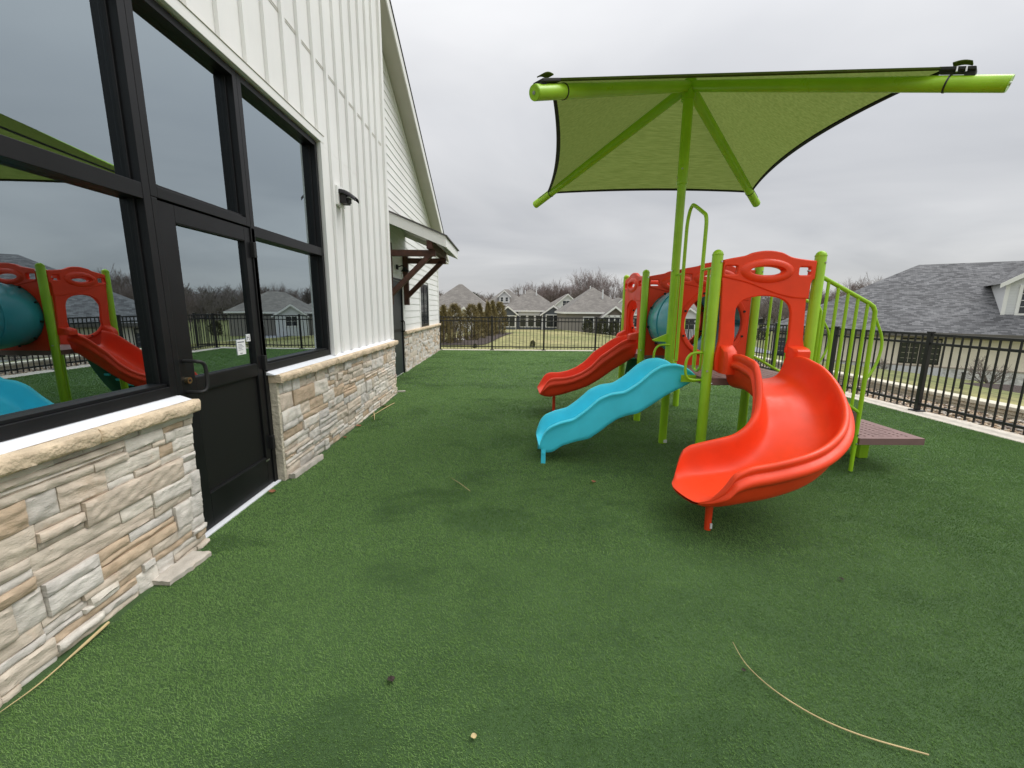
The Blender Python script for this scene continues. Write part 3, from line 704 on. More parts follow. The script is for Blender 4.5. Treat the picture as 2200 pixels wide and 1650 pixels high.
for a, b in ((12.11, 12.64), (12.70, 13.22)):
    m = MB(); m.box(X2-.03, X2-.003, a, b, 1.07, 2.16); m.build('pane', M['glassdark'], w2)
# canopy over the second door
cz = 2.90; cx = -1.17; ya, yb = 8.42, 10.5; sl = .40; zw = cz+sl*(cx-X2)*1.0
def cq(m, xa, xb, y0, y1, o0, o1):
    za, zb = cz+sl*(cx-xa), cz+sl*(cx-xb)
    m.add([(xa, y0, za+o0), (xb, y0, zb+o0), (xb, y1, zb+o0), (xa, y1, za+o0), (xa, y0, za+o1), (xb, y0, zb+o1), (xb, y1, zb+o1), (xa, y1, za+o1)], [(0, 3, 2, 1), (4, 5, 6, 7), (0, 1, 5, 4), (1, 2, 6, 5), (2, 3, 7, 6), (3, 0, 4, 7)])
m = MB(); cq(m, X2, cx, ya, ya+.025, -.20, 0); cq(m, X2, cx, yb-.025, yb, -.20, 0); m.box(cx-.025, cx, ya+.025, yb-.025, cz-.19, cz); cn = m.build('door_canopy', M['trimw'], B)
m = MB(); cq(m, X2, cx-.025, ya+.025, yb-.025, -.10, -.08); m.build('canopy_soffit', M['soffit'], cn)
m = MB(); cq(m, X2, cx+.03, ya-.03, yb+.03, .001, .03); m.build('canopy_shingles', mat('canopy_shingle', (.09, .085, .08), .9, noise=(25, .4)), cn)
for yy in (8.74, 10.18):
    m = MB()
    m.box(X2+.016, X2+.13, yy-.06, yy+.06, 1.60, 2.82)
    m.box(X2+.13, -1.42, yy-.055, yy+.055, 2.56, 2.68)
    m.beam((X2+.09, yy, 1.80), (-1.52, yy, 2.60), .10, .11, up=(0, 1, 0))
    m.build('timber_bracket', M['wood'], B, bevel=.006)
m = MB(); m.box(-1.56, -1.44, 8.50, 10.42, 2.68, 2.84); m.build('timber_beam', M['wood'], B, bevel=.006)
# near wing roof (outside the picture); made-up opening lights the room below
m = MB(); m.box(-9, -4.6, -3.3, 7.9, 7.6, 7.75); m.box(-2.3, -1.7, -3.3, 7.9, 7.6, 7.75); m.box(-4.6, -2.3, -3.3, 3.3, 7.6, 7.75); m.box(-4.6, -2.3, 6.6, 7.9, 7.6, 7.75); m.box(-9, -8.9, -3, 15.3, 0, 7.6); m.build('main_roof', M['soffit'], B)

# wall lamp on the battens
wl = empty('wall_lamp', (-2.02, 5.32, 2.83), 0, label='black hooded wall lamp on the white batten wall beside the window', cat='wall lamp')
m = MB(); m.box(0, .05, -.115, .115, -.10, .115); m.build('mounting_block', M['siding'], wl, bevel=.006)
m = MB()
pr_ = spline([(.05, .085), (.10, .078), (.17, .045), (.225, .0), (.23, -.012)], 4)
P = []
for (px, pz) in [(q.x, q.y) for q in [Vector((a[0], a[1], 0)) for a in pr_]]:
    wv = .095*(1-.25*(px-.05)/.18); P.append([(px, -wv, pz-.05), (px, -wv*.96, pz-.012), (px, -wv*.6, pz), (px, wv*.6, pz), (px, wv*.96, pz-.012), (px, wv, pz-.05)])
m.grid(P); m.build('hood', M['black'], wl, smooth=True, angle=80)
m = MB(); m.box(.05, .13, -.07, .07, -.075, .02); m.box(.13, .15, -.05, .05, -.06, 0.0); m.build('body', M['blackr'], wl, bevel=.006)
m = MB(); m.box(.10, .20, -.055, .055, -.012, -.004); m.build('lens', M['lens'], wl)

# gooseneck lamp under the canopy (dark blob by the bracket)
gl_ = empty('door_lamp', (X2+.02, 9.55, 2.42), 0, label='small dark lamp above the far grey door under the canopy', cat='wall lamp')
m = MB(); m.box(0, .03, -.05, .05, -.05, .05); m.tube(spline([(.03, 0, .0), (.12, 0, .03), (.18, 0, -.01)], 4), .012, 8); m.build('arm', M['blackr'], gl_)
m = MB(); m.tube([(.18, 0, 0), (.18, 0, -.05), (.18, 0, -.09)], [.03, .06, .10], 16, cap=False); m.build('shade', M['blackr'], gl_, smooth=True)

# ================================================================ THE PLAY STRUCTURE
PS = empty('play_structure', (0, 0, 0), label='red, blue and lime play structure with slides, tunnel and green shade', cat='play structure')
XA, XB = 1.865, 2.785; YB, YA, YC, YD = 3.79, 4.70, 5.70, 6.61; DZ = .93; PR = .0455
for (x, y, zt_) in ((XA, YB, 2.075), (XB, YB, 2.075), (XB, YA, 2.075), (XA, YC, 2.075), (XB, YC, 2.075), (XA, YD, 2.075), (XB, YD, 2.075)):
    m = MB(); m.post(x, y, 0, zt_, PR); o = m.build('post', M['green'], PS, smooth=True)
    for (bz, a) in ((1.97, -1.2), (1.0, -2.0), (.88, -.4)):
        q = MB(); c, s_ = math.cos(a), math.sin(a); q.cyl((x+c*PR*.9, y+s_*PR*.9, bz), (x+c*(PR+.008), y+s_*(PR+.008), bz), .009, 10); q.build('bolt', M['bolt'], o, smooth=True)
q = MB(); q.box(XA-.01, XA+.03, YA-PR-.003, YA-PR+.005, .015, .05); q.build('label_sticker', M['paper'], PS)

# decks: plum coated plates with slot holes
def slots_deck(x0, x1, y0, y1, zt_, name='deck', pitch=.085, cut=None):
    hs = []
    nx = int((x1-x0-.10)/pitch); ny = int((y1-y0-.10)/(pitch*.5))
    for i in range(nx):
        for j in range(ny):
            cx_ = x0+.07+(x1-x0-.14)*(i+.5)/nx; cy_ = y0+.06+(y1-y0-.12)*(j+.5)/ny
            if (i//2+j//4) % 2: w_, h_ = pitch*.62, .014
            else: w_, h_ = pitch*.26, .022
            hs.append([(cx_+a*w_*.5, cy_+b*h_*.5) for a, b in ((-.7, -1), (.7, -1), (1, -.5), (1, .5), (.7, 1), (-.7, 1), (-1, .5), (-1, -.5))])
    o = fill_panel(name, [(x0, y0), (x1, y0), (x1, y1), (x0, y1)], hs, .012, .003, Matrix.Translation((0, 0, zt_-.006)), M['deck'], PS)
    q = MB(); q.box(x0, x1, y0, y0+.006, zt_-.065, zt_-.011); q.box(x0, x1, y1-.006, y1, zt_-.065, zt_-.011); q.box(x0, x0+.006, y0+.006, y1-.006, zt_-.065, zt_-.011); q.box(x1-.006, x1, y0+.006, y1-.006, zt_-.065, zt_-.011)
    return join(o, [q.build('tmp', M['deck'], PS)])
slots_deck(XA-.02, XB+.02, YB-.02, YA+.02, DZ, pitch=.075)
slots_deck(XA-.02, XB+.02, YC-.02, YD+.02, DZ, pitch=.075)
slots_deck(2.85, 3.36, 3.86, 4.60, .64, 'stair_step', .07)
slots_deck(3.405, 4.04, 3.79, 4.50, .352, 'transfer_step', .088)
m = MB(); m.box(3.79, 3.89, 4.20, 4.32, 0, .29); m.build('step_support_post', M['green'], PS, bevel=.006)
m = MB(); m.box(3.34, 3.40, 3.86, 4.6, .30, .60); m.box(2.83, 2.87, 3.86, 4.6, .58, .87); m.build('step_riser', M['deck'], PS, bevel=.003)

# ---- panels
HEAD = [(.045, 1.985), (.10, 1.998), (.24, 2.025), (.31, 2.052), (.43, 2.068), (.55, 2.055), (.64, 2.018), (.74, 2.0), (.872, 1.986), (.872, 1.83), (.845, 1.80), (.838, 1.655), (.70, 1.66), (.56, 1.69), (.42, 1.735), (.26, 1.79), (.10, 1.825), (.045, 1.84)]
def rrect(x0, x1, y0, y1, r=.012, n=4):
    o = []
    for (cx_, cy_, a0) in ((x1-r, y1-r, 0), (x0+r, y1-r, 90), (x0+r, y0+r, 180), (x1-r, y0+r, 270)):
        for i in range(n+1): a = R(a0+90*i/n); o.append((cx_+r*math.cos(a), cy_+r*math.sin(a)))
    return o
def ellipse(cx_, cy_, rx, ry, n=36): return [(cx_+rx*math.cos(2*PI*i/n), cy_+ry*math.sin(2*PI*i/n)) for i in range(n)]
def head_outline():
    top = spline([(p[0], p[1]) for p in HEAD[:9]], 4) if False else None
    pts = []
    a = [Vector((p[0], p[1], 0)) for p in HEAD]
    pts += [(q.x, q.y) for q in spline(a[:9], 5)]
    pts += [(q.x, q.y) for q in spline(a[9:12], 4)]
    pts += [(q.x, q.y) for q in spline(a[12:], 5)]
    return pts
HOLES = [ellipse(.435, 1.895, .145, .036), rrect(.065, .175, 1.862, 1.935), rrect(.725, .825, 1.862, 1.93)]
def ring(mb, M_, cu, cv, ru, rv, w0, prof):
    """elliptical raised moulding: prof = [(scale, height)]"""
    P = []
    for i in range(41):
        a = 2*PI*i/40; row = []
        for (s_, h_) in prof:
            # s_ 0..1 from hole edge (0) to outer edge (1)
            u = cu+math.cos(a)*(ru[0]+(ru[1]-ru[0])*s_); v = cv+math.sin(a)*(rv[0]+(rv[1]-rv[0])*s_)
            row.append(M_ @ Vector((u, v, w0+h_)))
        P.append(row)
    mb.grid(P)
def play_panel(M_, kind, mt, name):
    th = .05
    head = fill_panel(name, head_outline(), HOLES, th, .012, M_, mt, PS)
    extra = []
    if kind == 'hood':
        body = [(.045, 1.84), (.052, 1.76), (.070, 1.40), (.072, 1.284), (.047, 1.13), (.051, 1.006)] + [(.109, .975), (.169, .991), (.184, 1.154)] + [(.200, 1.23), (.212, 1.30), (.195, 1.50)]
        arch = [(q.x, q.y) for q in spline([(.195, 1.50, 0), (.205, 1.58, 0), (.27, 1.645, 0), (.42, 1.678, 0), (.57, 1.663, 0), (.665, 1.61, 0), (.70, 1.53, 0)], 5)]
        body2 = [(.712, 1.30), (.695, 1.20), (.70, 1.17), (.80, 1.155), (.872, 1.13), (.862, 1.225), (.842, 1.30), (.823, 1.65), (.835, 1.80)]
        outl_ = body[:-1]+arch+body2
        b = fill_panel('tmp', outl_, [HOLES[0], ][:0], .034, .010, M_, mt, PS); 
        # header region of the body must keep the three holes: cut its top just under them
        extra.append(b)
        q = MB()   # moulded feet that hug the slide side walls
        for (u0, u1, z0, z1, ww) in ((.085, .205, .985, 1.235, .12), (.705, .855, 1.135, 1.235, .12)):
            P = []
            for i, v in enumerate(np.linspace(0, 1, 6)):
                zz = z0+(z1-z0)*v; d = ww*(1 if v < .7 else (1-v)/.3)**.6+.0
                P.append([M_ @ Vector(p) for p in ((u0, zz, 0), (u0, zz, .015+d*.8), (u0+.02, zz, .02+d), (u1-.02, zz, .02+d), (u1, zz, .015+d*.8), (u1, zz, 0))])
            q.grid(P); q.add(P[0], [tuple(range(6))]); q.add(P[-1], [tuple(range(5, -1, -1))])
        extra.append(q.build('tmp', mt, PS, smooth=True, angle=180, bevel=.028, seg=4))
    else:
        body = [(.05, 1.84), (.06, .90), (.86, .90), (.865, 1.84), (.845, 1.80), (.838, 1.72), (.56, 1.72), (.42, 1.75), (.26, 1.80)]
        body = [(.05, .90), (.865, .90), (.862, 1.70), (.56, 1.72), (.42, 1.75), (.26, 1.80), (.05, 1.845)]
        extra.append(fill_panel('tmp', body, [ellipse(.455, 1.40, .335, .335, 48)], .034, .010, M_, mt, PS))
        q = MB(); ring(q, M_, .455, 1.40, (.325, .385), (.325, .385), .015, [(0, -.03), (0, .012), (.25, .022), (.75, .022), (1, .0)]); extra.append(q.build('tmp', mt, PS, smooth=True))
    q = MB(); ring(q, M_, .435, 1.893, (.150, .245), (.040, .108), th/2, [(0, -.05), (0, .004), (.12, .018), (.45, .022), (.8, .012), (1, -.004)]); extra.append(q.build('tmp', mt, PS, smooth=True))
    o = join(head, extra); o.name = name
    for p in o.data.polygons: p.use_smooth = True
    o.data.set_sharp_from_angle(angle=R(40))
    if kind != 'hood':
        for i in range(8):
            a = 2*PI*(i+.5)/8; c = Vector((.455+.357*math.cos(a), 1.40+.357*math.sin(a), .034)); q = MB()
            q.cyl(M_ @ c, M_ @ (c+Vector((0, 0, .012))), .013, 12); q.build('bolt', M['blackr'], o, smooth=True)
    else:
        for (u, v) in ((.80, 1.90), ):
            q = MB(); q.cyl(M_ @ Vector((u+.02, v, -.01)), M_ @ Vector((u+.02, v, .02)), .008, 10); q.build('bolt', M['bolt'], o, smooth=True)
    return o
def MF(x0, Y): return Matrix(((1, 0, 0, x0), (0, 0, -1, Y), (0, 1, 0, 0), (0, 0, 0, 1)))
def MS(y0, X): return Matrix(((0, 0, -1, X), (-1, 0, 0, y0), (0, 1, 0, 0), (0, 0, 0, 1)))
play_panel(MF(XA, YB-.01), 'hood', M['red'], 'slide_hood_panel')
play_panel(MF(XA, YA), 'tunnel', M['red2'], 'tunnel_panel')
play_panel(MF(XA, YC), 'tunnel', M['red2'], 'tunnel_panel')
play_panel(MS(YD, XA-.01), 'hood', M['red2'], 'slide_hood_panel')
# upper side panel with oval opening above the tunnel bay and low rail panel at the back of the far deck
play_panel(MF(XA, YD), 'tunnel', M['red2'], 'end_panel')

# ---- bulging crawl tunnel
P = []
for i in range(25):
    t = i/24; y = YA+.02+(YC-YA-.04)*t; r = .372+.075*math.sin(PI*t)**.6
    if t < .04 or t > .96: r = .405
    P.append([(2.32+r*math.cos(2*PI*j/48), y, 1.40+r*math.sin(2*PI*j/48)) for j in range(49)])
m = MB(); m.grid(P); tn = m.build('crawl_tunnel', M['teal'], PS, smooth=True, angle=80)
sm_ = tn.modifiers.new('solid', 'SOLIDIFY'); sm_.thickness = .012
for y in (YA+.055, YC-.055):
    m = MB()
    for i in range(10):
        a = 2*PI*i/10+.2; m.cyl((2.32+.40*math.cos(a), y, 1.40+.40*math.sin(a)), (2.32+.425*math.cos(a), y, 1.40+.425*math.sin(a)), .014, 10)
    m.build('flange_bolts', M['blackr'], tn, smooth=True)
m = MB(); m.tube([(2.32+.452*math.cos(a), YA+.5+.0*a, 1.40+.452*math.sin(a)) for a in np.linspace(0, 2*PI, 48)], .006, 6, cap=False); m.build('seam', M['teal'], tn, smooth=True)

# ---- swept slides
def sweep(name, stations, prof, mt, sub=1, parent=PS, cap=False, adv=None):
    """stations: (point, lateral dir, params); prof(params) -> closed list of (lateral, z)"""
    m = MB(); P = []
    for (p, lat, prm) in stations:
        p = Vector(p); lat = Vector(lat); P.append([p+lat*l+Vector((0, 0, z))+(adv(prm, l, lat) if adv else Vector((0, 0, 0))) for (l, z) in prof(prm)])
    n_ = len(P[0]); vs = [q for r_ in P for q in r_]; fs = []
    for i in range(len(P)-1):
        for j in range(n_): a = i*n_+j; b = i*n_+(j+1) % n_; fs.append((a, a+n_, b+n_, b))
    if cap: fs += [tuple(range(n_)), tuple((len(P)-1)*n_+j for j in range(n_-1, -1, -1))]
    m.add(vs, fs); return m.build(name, mt, parent, smooth=True, sub=sub, angle=180)

# big curved slide: leaves the front deck, turns 90 degrees to the left of the picture
C0 = Vector((1.761, 3.366)); RAD = .521
def curved_stations():
    st = []; ts = np.concatenate([np.linspace(0, .88, 26), np.linspace(.90, 1, 12)])
    s1, s2, s3 = .404, RAD*PI/2, .44; T = s1+s2+s3
    for t in ts:
        s = t*T
        if s < s1: p = (C0.x+RAD, C0.y+s1-s); d = (0, -1)
        elif s < s1+s2: a = (s-s1)/RAD; p = (C0.x+RAD*math.cos(a), C0.y-RAD*math.sin(a)); d = (-math.sin(a), -math.cos(a))
        else: p = (C0.x-(s-s1-s2), C0.y-RAD); d = (-1, 0)
        zf = interp([0, .12, .25, .37, .5, .62, .75, .88, .95, 1], [.925, .915, .835, .68, .53, .42, .335, .30, .285, .262], t)
        ho = interp([0, .12, .25, .5, .75, .86, .905, .94, .97, 1], [.223, .245, .27, .235, .25, .25, .215, .12, .045, .010], t)
        hi = interp([0, .12, .25, .5, .75, .88, .93, .965, .985, 1], [.222, .265, .30, .24, .26, .24, .225, .195, .135, .02], t)
        g_ = math.sqrt(max(0, 1-max(0, (t-.90)/.10)**2*.62))
        wo = interp([0, .2, .5, .8, 1], [.285, .295, .305, .295, .32], t)*math.sqrt(max(0, 1-max(0, (t-.92)/.08)**2*.42))
        wi = interp([0, .2, .5, .8, 1], [.235, .20, .19, .20, .21], t)*math.sqrt(max(0, 1-max(0, (t-.93)/.07)**2*.5))
        # lateral: outer side = left of travel direction
        lat = (-d[1], d[0], 0)   # left
        st.append(((p[0], p[1], zf), (lat[0], lat[1], 0), dict(hi=hi, ho=ho, wi=wi, wo=wo, t=t)))
    return st
def slide_prof(q):
    # left (+) is outer
    ho, hi, wo, wi = q['ho'], q['hi'], q['wo'], q['wi']; t = q['t']
    fl = .042*min(1, ho/.12); gi = .028*min(1, hi/.12); dn = interp([0, .1, .9, .97, 1], [.10, .075, .065, .055, .02], t)
    ki, ko = min(1, hi/.12), min(1, ho/.12)
    right = [(-wi*.55, .004), (-wi*.80, .03*ki), (-wi*.93, hi*.45), (-wi*.985, hi*.88), (-wi-.012*ki, hi), (-wi-.038*ki, hi+.002), (-wi-.055*ki, hi-.018*ki), (-wi-.050*ki, hi*.80), (-wi-.040*ki, hi*.74), (-wi-.040*ki-gi, hi*.68), (-wi-.042*ki-gi, hi*.55), (-wi-.036*ki, hi*.47), (-wi-.03*ki, hi*.38), (-wi*.98, -dn*.35), (-wi*.75, -dn*.9)]
    left = [(wo*.55, .004), (wo*.80, .035*ko), (wo*.93, ho*.45), (wo*.985, ho*.88), (wo+.010*ko, ho), (wo+.034*ko, ho+.002), (wo+.050*ko, ho-.016*ko), (wo+.045*ko, ho*.84), (wo+.036*ko, ho*.78), (wo+.042*ko+fl, ho*.71), (wo+.045*ko+fl, ho*.52), (wo+.036*ko, ho*.42), (wo+.03*ko, ho*.33), (wo*.98, -dn*.35), (wo*.75, -dn*.9)]
    return [(0, 0)]+right+[(0, -dn)]+left[::-1]
def mouth(q, l, lat):
    k = max(0, (q['t']-.86)/.14)**2; d = Vector((lat.y, -lat.x, 0)); u = l/(q['wo']+.03) if l > 0 else l/(q['wi']+.03)
    return d*(k*.085*(1-min(1, abs(u))**2.2))
# flange bolts and a mould seam along the slide foot
cs = sweep('curved_slide', curved_stations(), slide_prof, M['red'], sub=2, adv=mouth)
m = MB(); m.tube([(1.455, 2.735, 0), (1.468, 2.76, .26)], [.022, .028], 16); m.build('leg', M['red'], cs, smooth=True)
m = MB(); m.tube([(1.45, 2.755, .25), (1.62, 2.78, .26)], [.03, .045], 12); m.build('leg_boss', M['red'], cs, smooth=True)
m = MB(); m.box(1.46, 1.474, 2.708, 2.714, .02, .06); m.build('label_sticker', M['paper'], cs)

# blue wave slide
wr = [(1.85, .93), (1.823, .955), (1.74, 1.013), (1.638, 1.037), (1.523, 1.02), (1.427, .961), (1.302, .842), (1.173, .756), (1.039, .738), (.924, .686), (.795, .565), (.68, .478), (.545, .442), (.428, .389), (.375, .31), (.352, .24), (.345, .19)]
wb_ = [(1.85, .86), (1.836, .85), (1.774, .805), (1.597, .708), (1.452, .603), (1.322, .516), (1.221, .498), (1.121, .462), (1.023, .392), (.941, .321), (.842, .25), (.706, .222), (.57, .177), (.487, .115), (.418, .10), (.36, .13), (.345, .16)]
st = []; yc = 4.235
for s in np.linspace(0, 1, 46):
    x = 1.85-(1.85-.345)*s
    rz = float(np.interp(-x, [-a for a, _ in wr], [b for _, b in wr])); bz = float(np.interp(-x, [-a for a, _ in wb_], [b for _, b in wb_]))
    st.append(((x, yc, 0), (0, 1, 0), (rz, bz, s)))
def wave_prof(q):
    rz, bz, s = q; h = rz-bz; w = .205; fz = bz+max(.010, min(.05, h*.3))
    if s > .93: fz = max(bz+.01, fz-.0)
    fz = min(fz, rz-.004)
    right = [(-w*.5, fz), (-w*.85, fz+.006), (-w*.97, fz+(rz-fz)*.35), (-w-.005, rz-.006), (-w-.02, rz+.004), (-w-.045, rz), (-w-.052, rz-.012), (-w-.046, rz-.030), (-w-.026, rz-.038 if h > .08 else rz-h*.45), (-w-.026, bz+.015), (-w-.02, bz)]
    return [(0, fz)]+right+[(0, bz)]+[(-a, b) for a, b in right][::-1]
ws = sweep('wave_slide', st, wave_prof, M['blue'], sub=1)
m = MB(); m.box(.365, .41, 4.005, 4.02, .0, .15); m.box(.365, .41, 4.45, 4.465, .0, .15); m.cyl((.388, 4.0, .115), (.388, 3.996, .115), .012, 10); m.build('foot_bracket', M['blue'], ws, bevel=.004)
m = MB(); m.box(1.70, 1.86, 3.955, 3.962, .86, .93); m.build('mounting_bracket', M['green'], ws, bevel=.002)
m = MB(); m.cyl((1.74, 3.955, .93), (1.74, 3.945, .93), .01, 10); m.build('bolt', M['bolt'], ws)

# straight double-bump red slide on the far deck
n2 = [(1.86, 1.165), (1.785, 1.154), (1.698, 1.125), (1.612, 1.08), (1.483, .983), (1.354, .893), (1.226, .748), (1.095, .657), (.962, .601), (.828, .573), (.693, .572), (.622, .548), (.587, .50), (.545, .42), (.50, .34)]
b2 = [(1.86, .86), (1.818, .85), (1.732, .79), (1.557, .68), (1.382, .55), (1.204, .438), (1.024, .372), (.843, .315), (.662, .272), (.56, .28), (.50, .315)]
st = []
for s in np.linspace(0, 1, 36):
    x = 1.86-(1.86-.50)*s
    st.append(((x, 6.155, 0), (0, 1, 0), (float(np.interp(-x, [-a for a, _ in n2], [b for _, b in n2])), float(np.interp(-x, [-a for a, _ in b2], [b for _, b in b2])), s)))
def red2_prof(q):
    rz, bz, s = q; h = rz-bz; w = .225; fz = bz+min(.07, h*.45)
    rg = [(-w*.5, fz), (-w*.82, fz+.01), (-w*.96, fz+(rz-fz)*.4), (-w-.005, rz-.01), (-w-.02, rz+.003), (-w-.045, rz), (-w-.05, rz-h*.12), (-w-.04, rz-h*.17), (-w-.07*min(1, h/.15), rz-h*.25), (-w-.072*min(1, h/.15), rz-h*.38), (-w-.042, rz-h*.46), (-w-.035, rz-h*.6), (-w-.02, bz+.01), (-w*.8, bz)]
    return [(0, fz)]+rg+[(0, bz)]+[(-a, b) for a, b in rg][::-1]
rs_ = sweep('straight_slide', st, red2_prof, M['red2'], sub=1)
m = MB(); m.cyl((.74, 6.2, 0), (.74, 6.2, .30), .022, 14); m.build('leg', M['red2'], rs_, smooth=True)

# ---- climber under the far deck
m = MB(); P = []
for i in range(12):
    t = i/11; P.append([(1.98+.5*j/3, 6.68+.45*(1-t)**1.5, .02+.9*t) for j in range(4)])
m.grid(P); cl = m.build('climbing_wall', M['dgreen'], PS, smooth=True, angle=80); cl.modifiers.new('s', 'SOLIDIFY').thickness = .03
m = MB()
for i in range(7):
    t = .25+.1*i; m.tube([(2.0+.12*(i % 3), 6.62+.45*(1-t)**1.5, .02+.9*t), (2.08+.12*(i % 3), 6.62+.45*(1-t)**1.5, .02+.9*t)], .02, 8)
m.build('climbing_hold', M['blue'], cl, smooth=True)

# ---- stair railings on the right of the front deck
def stair_railing(Y, fx=1.0, zl=0.0):
    X = lambda x: 2.80+(x-2.80)*fx
    m = MB(); r1 = .0165
    top = [(2.81, 1.86), (3.29, 1.625), (3.335, 1.595), (3.358, 1.55), (3.362, 1.48), (3.37, .02)]
    m.tube([(X(a), Y, b) for a, b in top], r1*1.12, 14)
    o = m.build('stair_railing', M['green'], PS, smooth=True, angle=60)
    # curved outer grab loop
    q = MB(); q.tube(spline([(X(a_), Y, b_) for a_, b_ in ((3.36, 1.52), (3.40, 1.44), (3.455, 1.33), (3.472, 1.22), (3.455, 1.09), (3.41, .98), (3.365, .91))], 5), r1*.72, 12); q.build('grab_loop', M['green'], o, smooth=True)
    q = MB(); q.tube([(2.80, Y, .965+zl), (X(3.36), Y, .605+zl)], r1*.9, 12); q.build('lower_rail', M['green'], o, smooth=True)
    for i in range(5):
        x = 2.895+.0965*i; zt_ = 1.86-(x-2.81)*.49; zb_ = .965-(x-2.80)*.643
        q = MB(); q.tube([(X(x), Y, zb_+zl), (X(x), Y, zt_)], r1*.82, 10, cap=False); q.build('baluster', M['green'], o, smooth=True)
    for z in (.385, .30):
        q = MB(); q.cyl((X(3.37), Y-.02, z), (X(3.37), Y-.028, z), .009, 10); q.build('bolt', M['bolt'], o, smooth=True)
    return o
stair_railing(3.80); stair_railing(4.63, 1.22, .07)

# ---- arch and grab handles of the wave slide opening
m = MB(); r = .0175
pts = [(XA, 4.505, 1.0), (XA, 4.50, 2.36), (XA, 4.49, 2.45), (XA, 4.455, 2.54), (XA, 4.41, 2.575), (XA, 4.36, 2.57), (XA, 4.14, 2.455), (XA, 4.09, 2.42), (XA, 4.068, 2.36), (XA, 4.065, 2.28), (XA, 4.07, .98)]
m.tube(pts[:1]+spline(pts[1:-1], 4)+pts[-1:], r, 14)
ar = m.build('entry_arch', M['green'], PS, smooth=True, angle=60)
for (ya, yb_, yin) in ((YA-.04, 4.505, 4.60), (YB+.04, 4.07, 3.93)):
    q = MB(); q.tube([(XA, ya, 1.925), (XA, yb_, 1.925)], .0125, 10); q.build('stub_tube', M['green'], ar, smooth=True)
    q = MB(); q.tube(spline([(XA, yin, 1.92), (XA, yin, 1.08), (XA, yin+(yb_-yin)*.15, 1.0), (XA, yin+(yb_-yin)*.5, .965), (XA, yb_, .98)], 5), .0125, 10); q.build('side_bar', M['green'], ar, smooth=True)
for (ya, z0) in ((YA-.035, 0), (YB+.03, .0)):
    q = MB(); q.tube(spline([(XA-.02, ya, 1.16+z0), (XA-.10, ya, 1.16+z0), (XA-.15, ya, 1.145+z0), (XA-.185, ya, 1.09+z0), (XA-.19, ya, 1.0+z0), (XA-.17, ya, .93+z0), (XA-.12, ya, .905+z0), (XA-.02, ya, .905+z0)], 5), .0125, 12); q.build('grab_handle', M['green'], PS, smooth=True)
m = MB(); m.add([(XA-.03, YA-.02, 1.29), (XA-.03, YA-.02, 1.19), (XA-.19, YA-.02, 1.195), (XA-.21, YA-.02, 1.215), (XA-.03, YA+.02, 1.29), (XA-.03, YA+.02, 1.19), (XA-.19, YA+.02, 1.195), (XA-.21, YA+.02, 1.215)], [(0, 1, 2, 3), (7, 6, 5, 4), (0, 3, 7, 4), (3, 2, 6, 7), (2, 1, 5, 6), (1, 0, 4, 5)])
m.build('foot_peg', M['green'], PS, bevel=.006)

# ---- shade: pole, four arms, cloth
HX, HY, HZ = 1.858, 4.709, 3.80
m = MB(); m.cyl((HX, YA, 0), (HX, YA, 2.95), .0445, 24); sp = m.build('shade_pole', M['green'], PS, smooth=True)
m = MB(); m.cyl((HX, YA, 2.86), (HX, YA, HZ-.02), .052, 24); m.build('upper_sleeve', M['green'], sp, smooth=True)
m = MB(); m.tube([(HX, YA, 2.855), (HX, YA, 2.865), (HX, YA, 2.885)], [.050, .0555, .0555], 24); m.build('collar', M['green'], sp, smooth=True)
E4 = [(.1916, 3.2255), (3.296, 3.002), (3.525, 6.1915), (.421, 6.4147)]; EZ = 3.033
for (zz, a_) in ((2.93, .4), (2.93, 2.6), (3.0, 4.2), (1.97, 3.6), (1.0, 3.4), (.90, 4.4)):
    q = MB(); q.cyl((HX+.044*math.cos(a_), YA+.044*math.sin(a_), zz), (HX+.058*math.cos(a_), YA+.058*math.sin(a_), zz), .009, 10); q.build('bolt', M['bolt'], sp, smooth=True)
m = MB(); m.cyl((HX, HY, HZ-.13), (HX, HY, HZ+.05), .068, 24); m.build('hub_collar', M['green'], sp, smooth=True)
arm_r = .051
ends = []
for (ex_, ey_) in E4:
    d = Vector((ex_-HX, ey_-HY, EZ-HZ)); p0 = Vector((HX, HY, HZ)); p1 = p0+d; dn_ = d.normalized()
    m = MB(); m.cyl(p0+dn_*.03, p1, arm_r, 24); a = m.build('shade_arm', M['green'], PS, smooth=True)
    m = MB(); m.cyl(p1-dn_*.32, p1-dn_*.31, arm_r+.004, 24); m.build('joint_ring', M['fence'], a, smooth=True)
    m = MB(); m.cyl(p1, p1+dn_*.006, arm_r*.96, 24); m.build('end_cap', M['green'], a, smooth=True)
    m = MB(); m.cyl(p1+dn_*.006, p1+dn_*.012, .012, 12); m.build('cap_screw', M['bolt'], a, smooth=True)
    ends.append((p0, dn_, d.length))
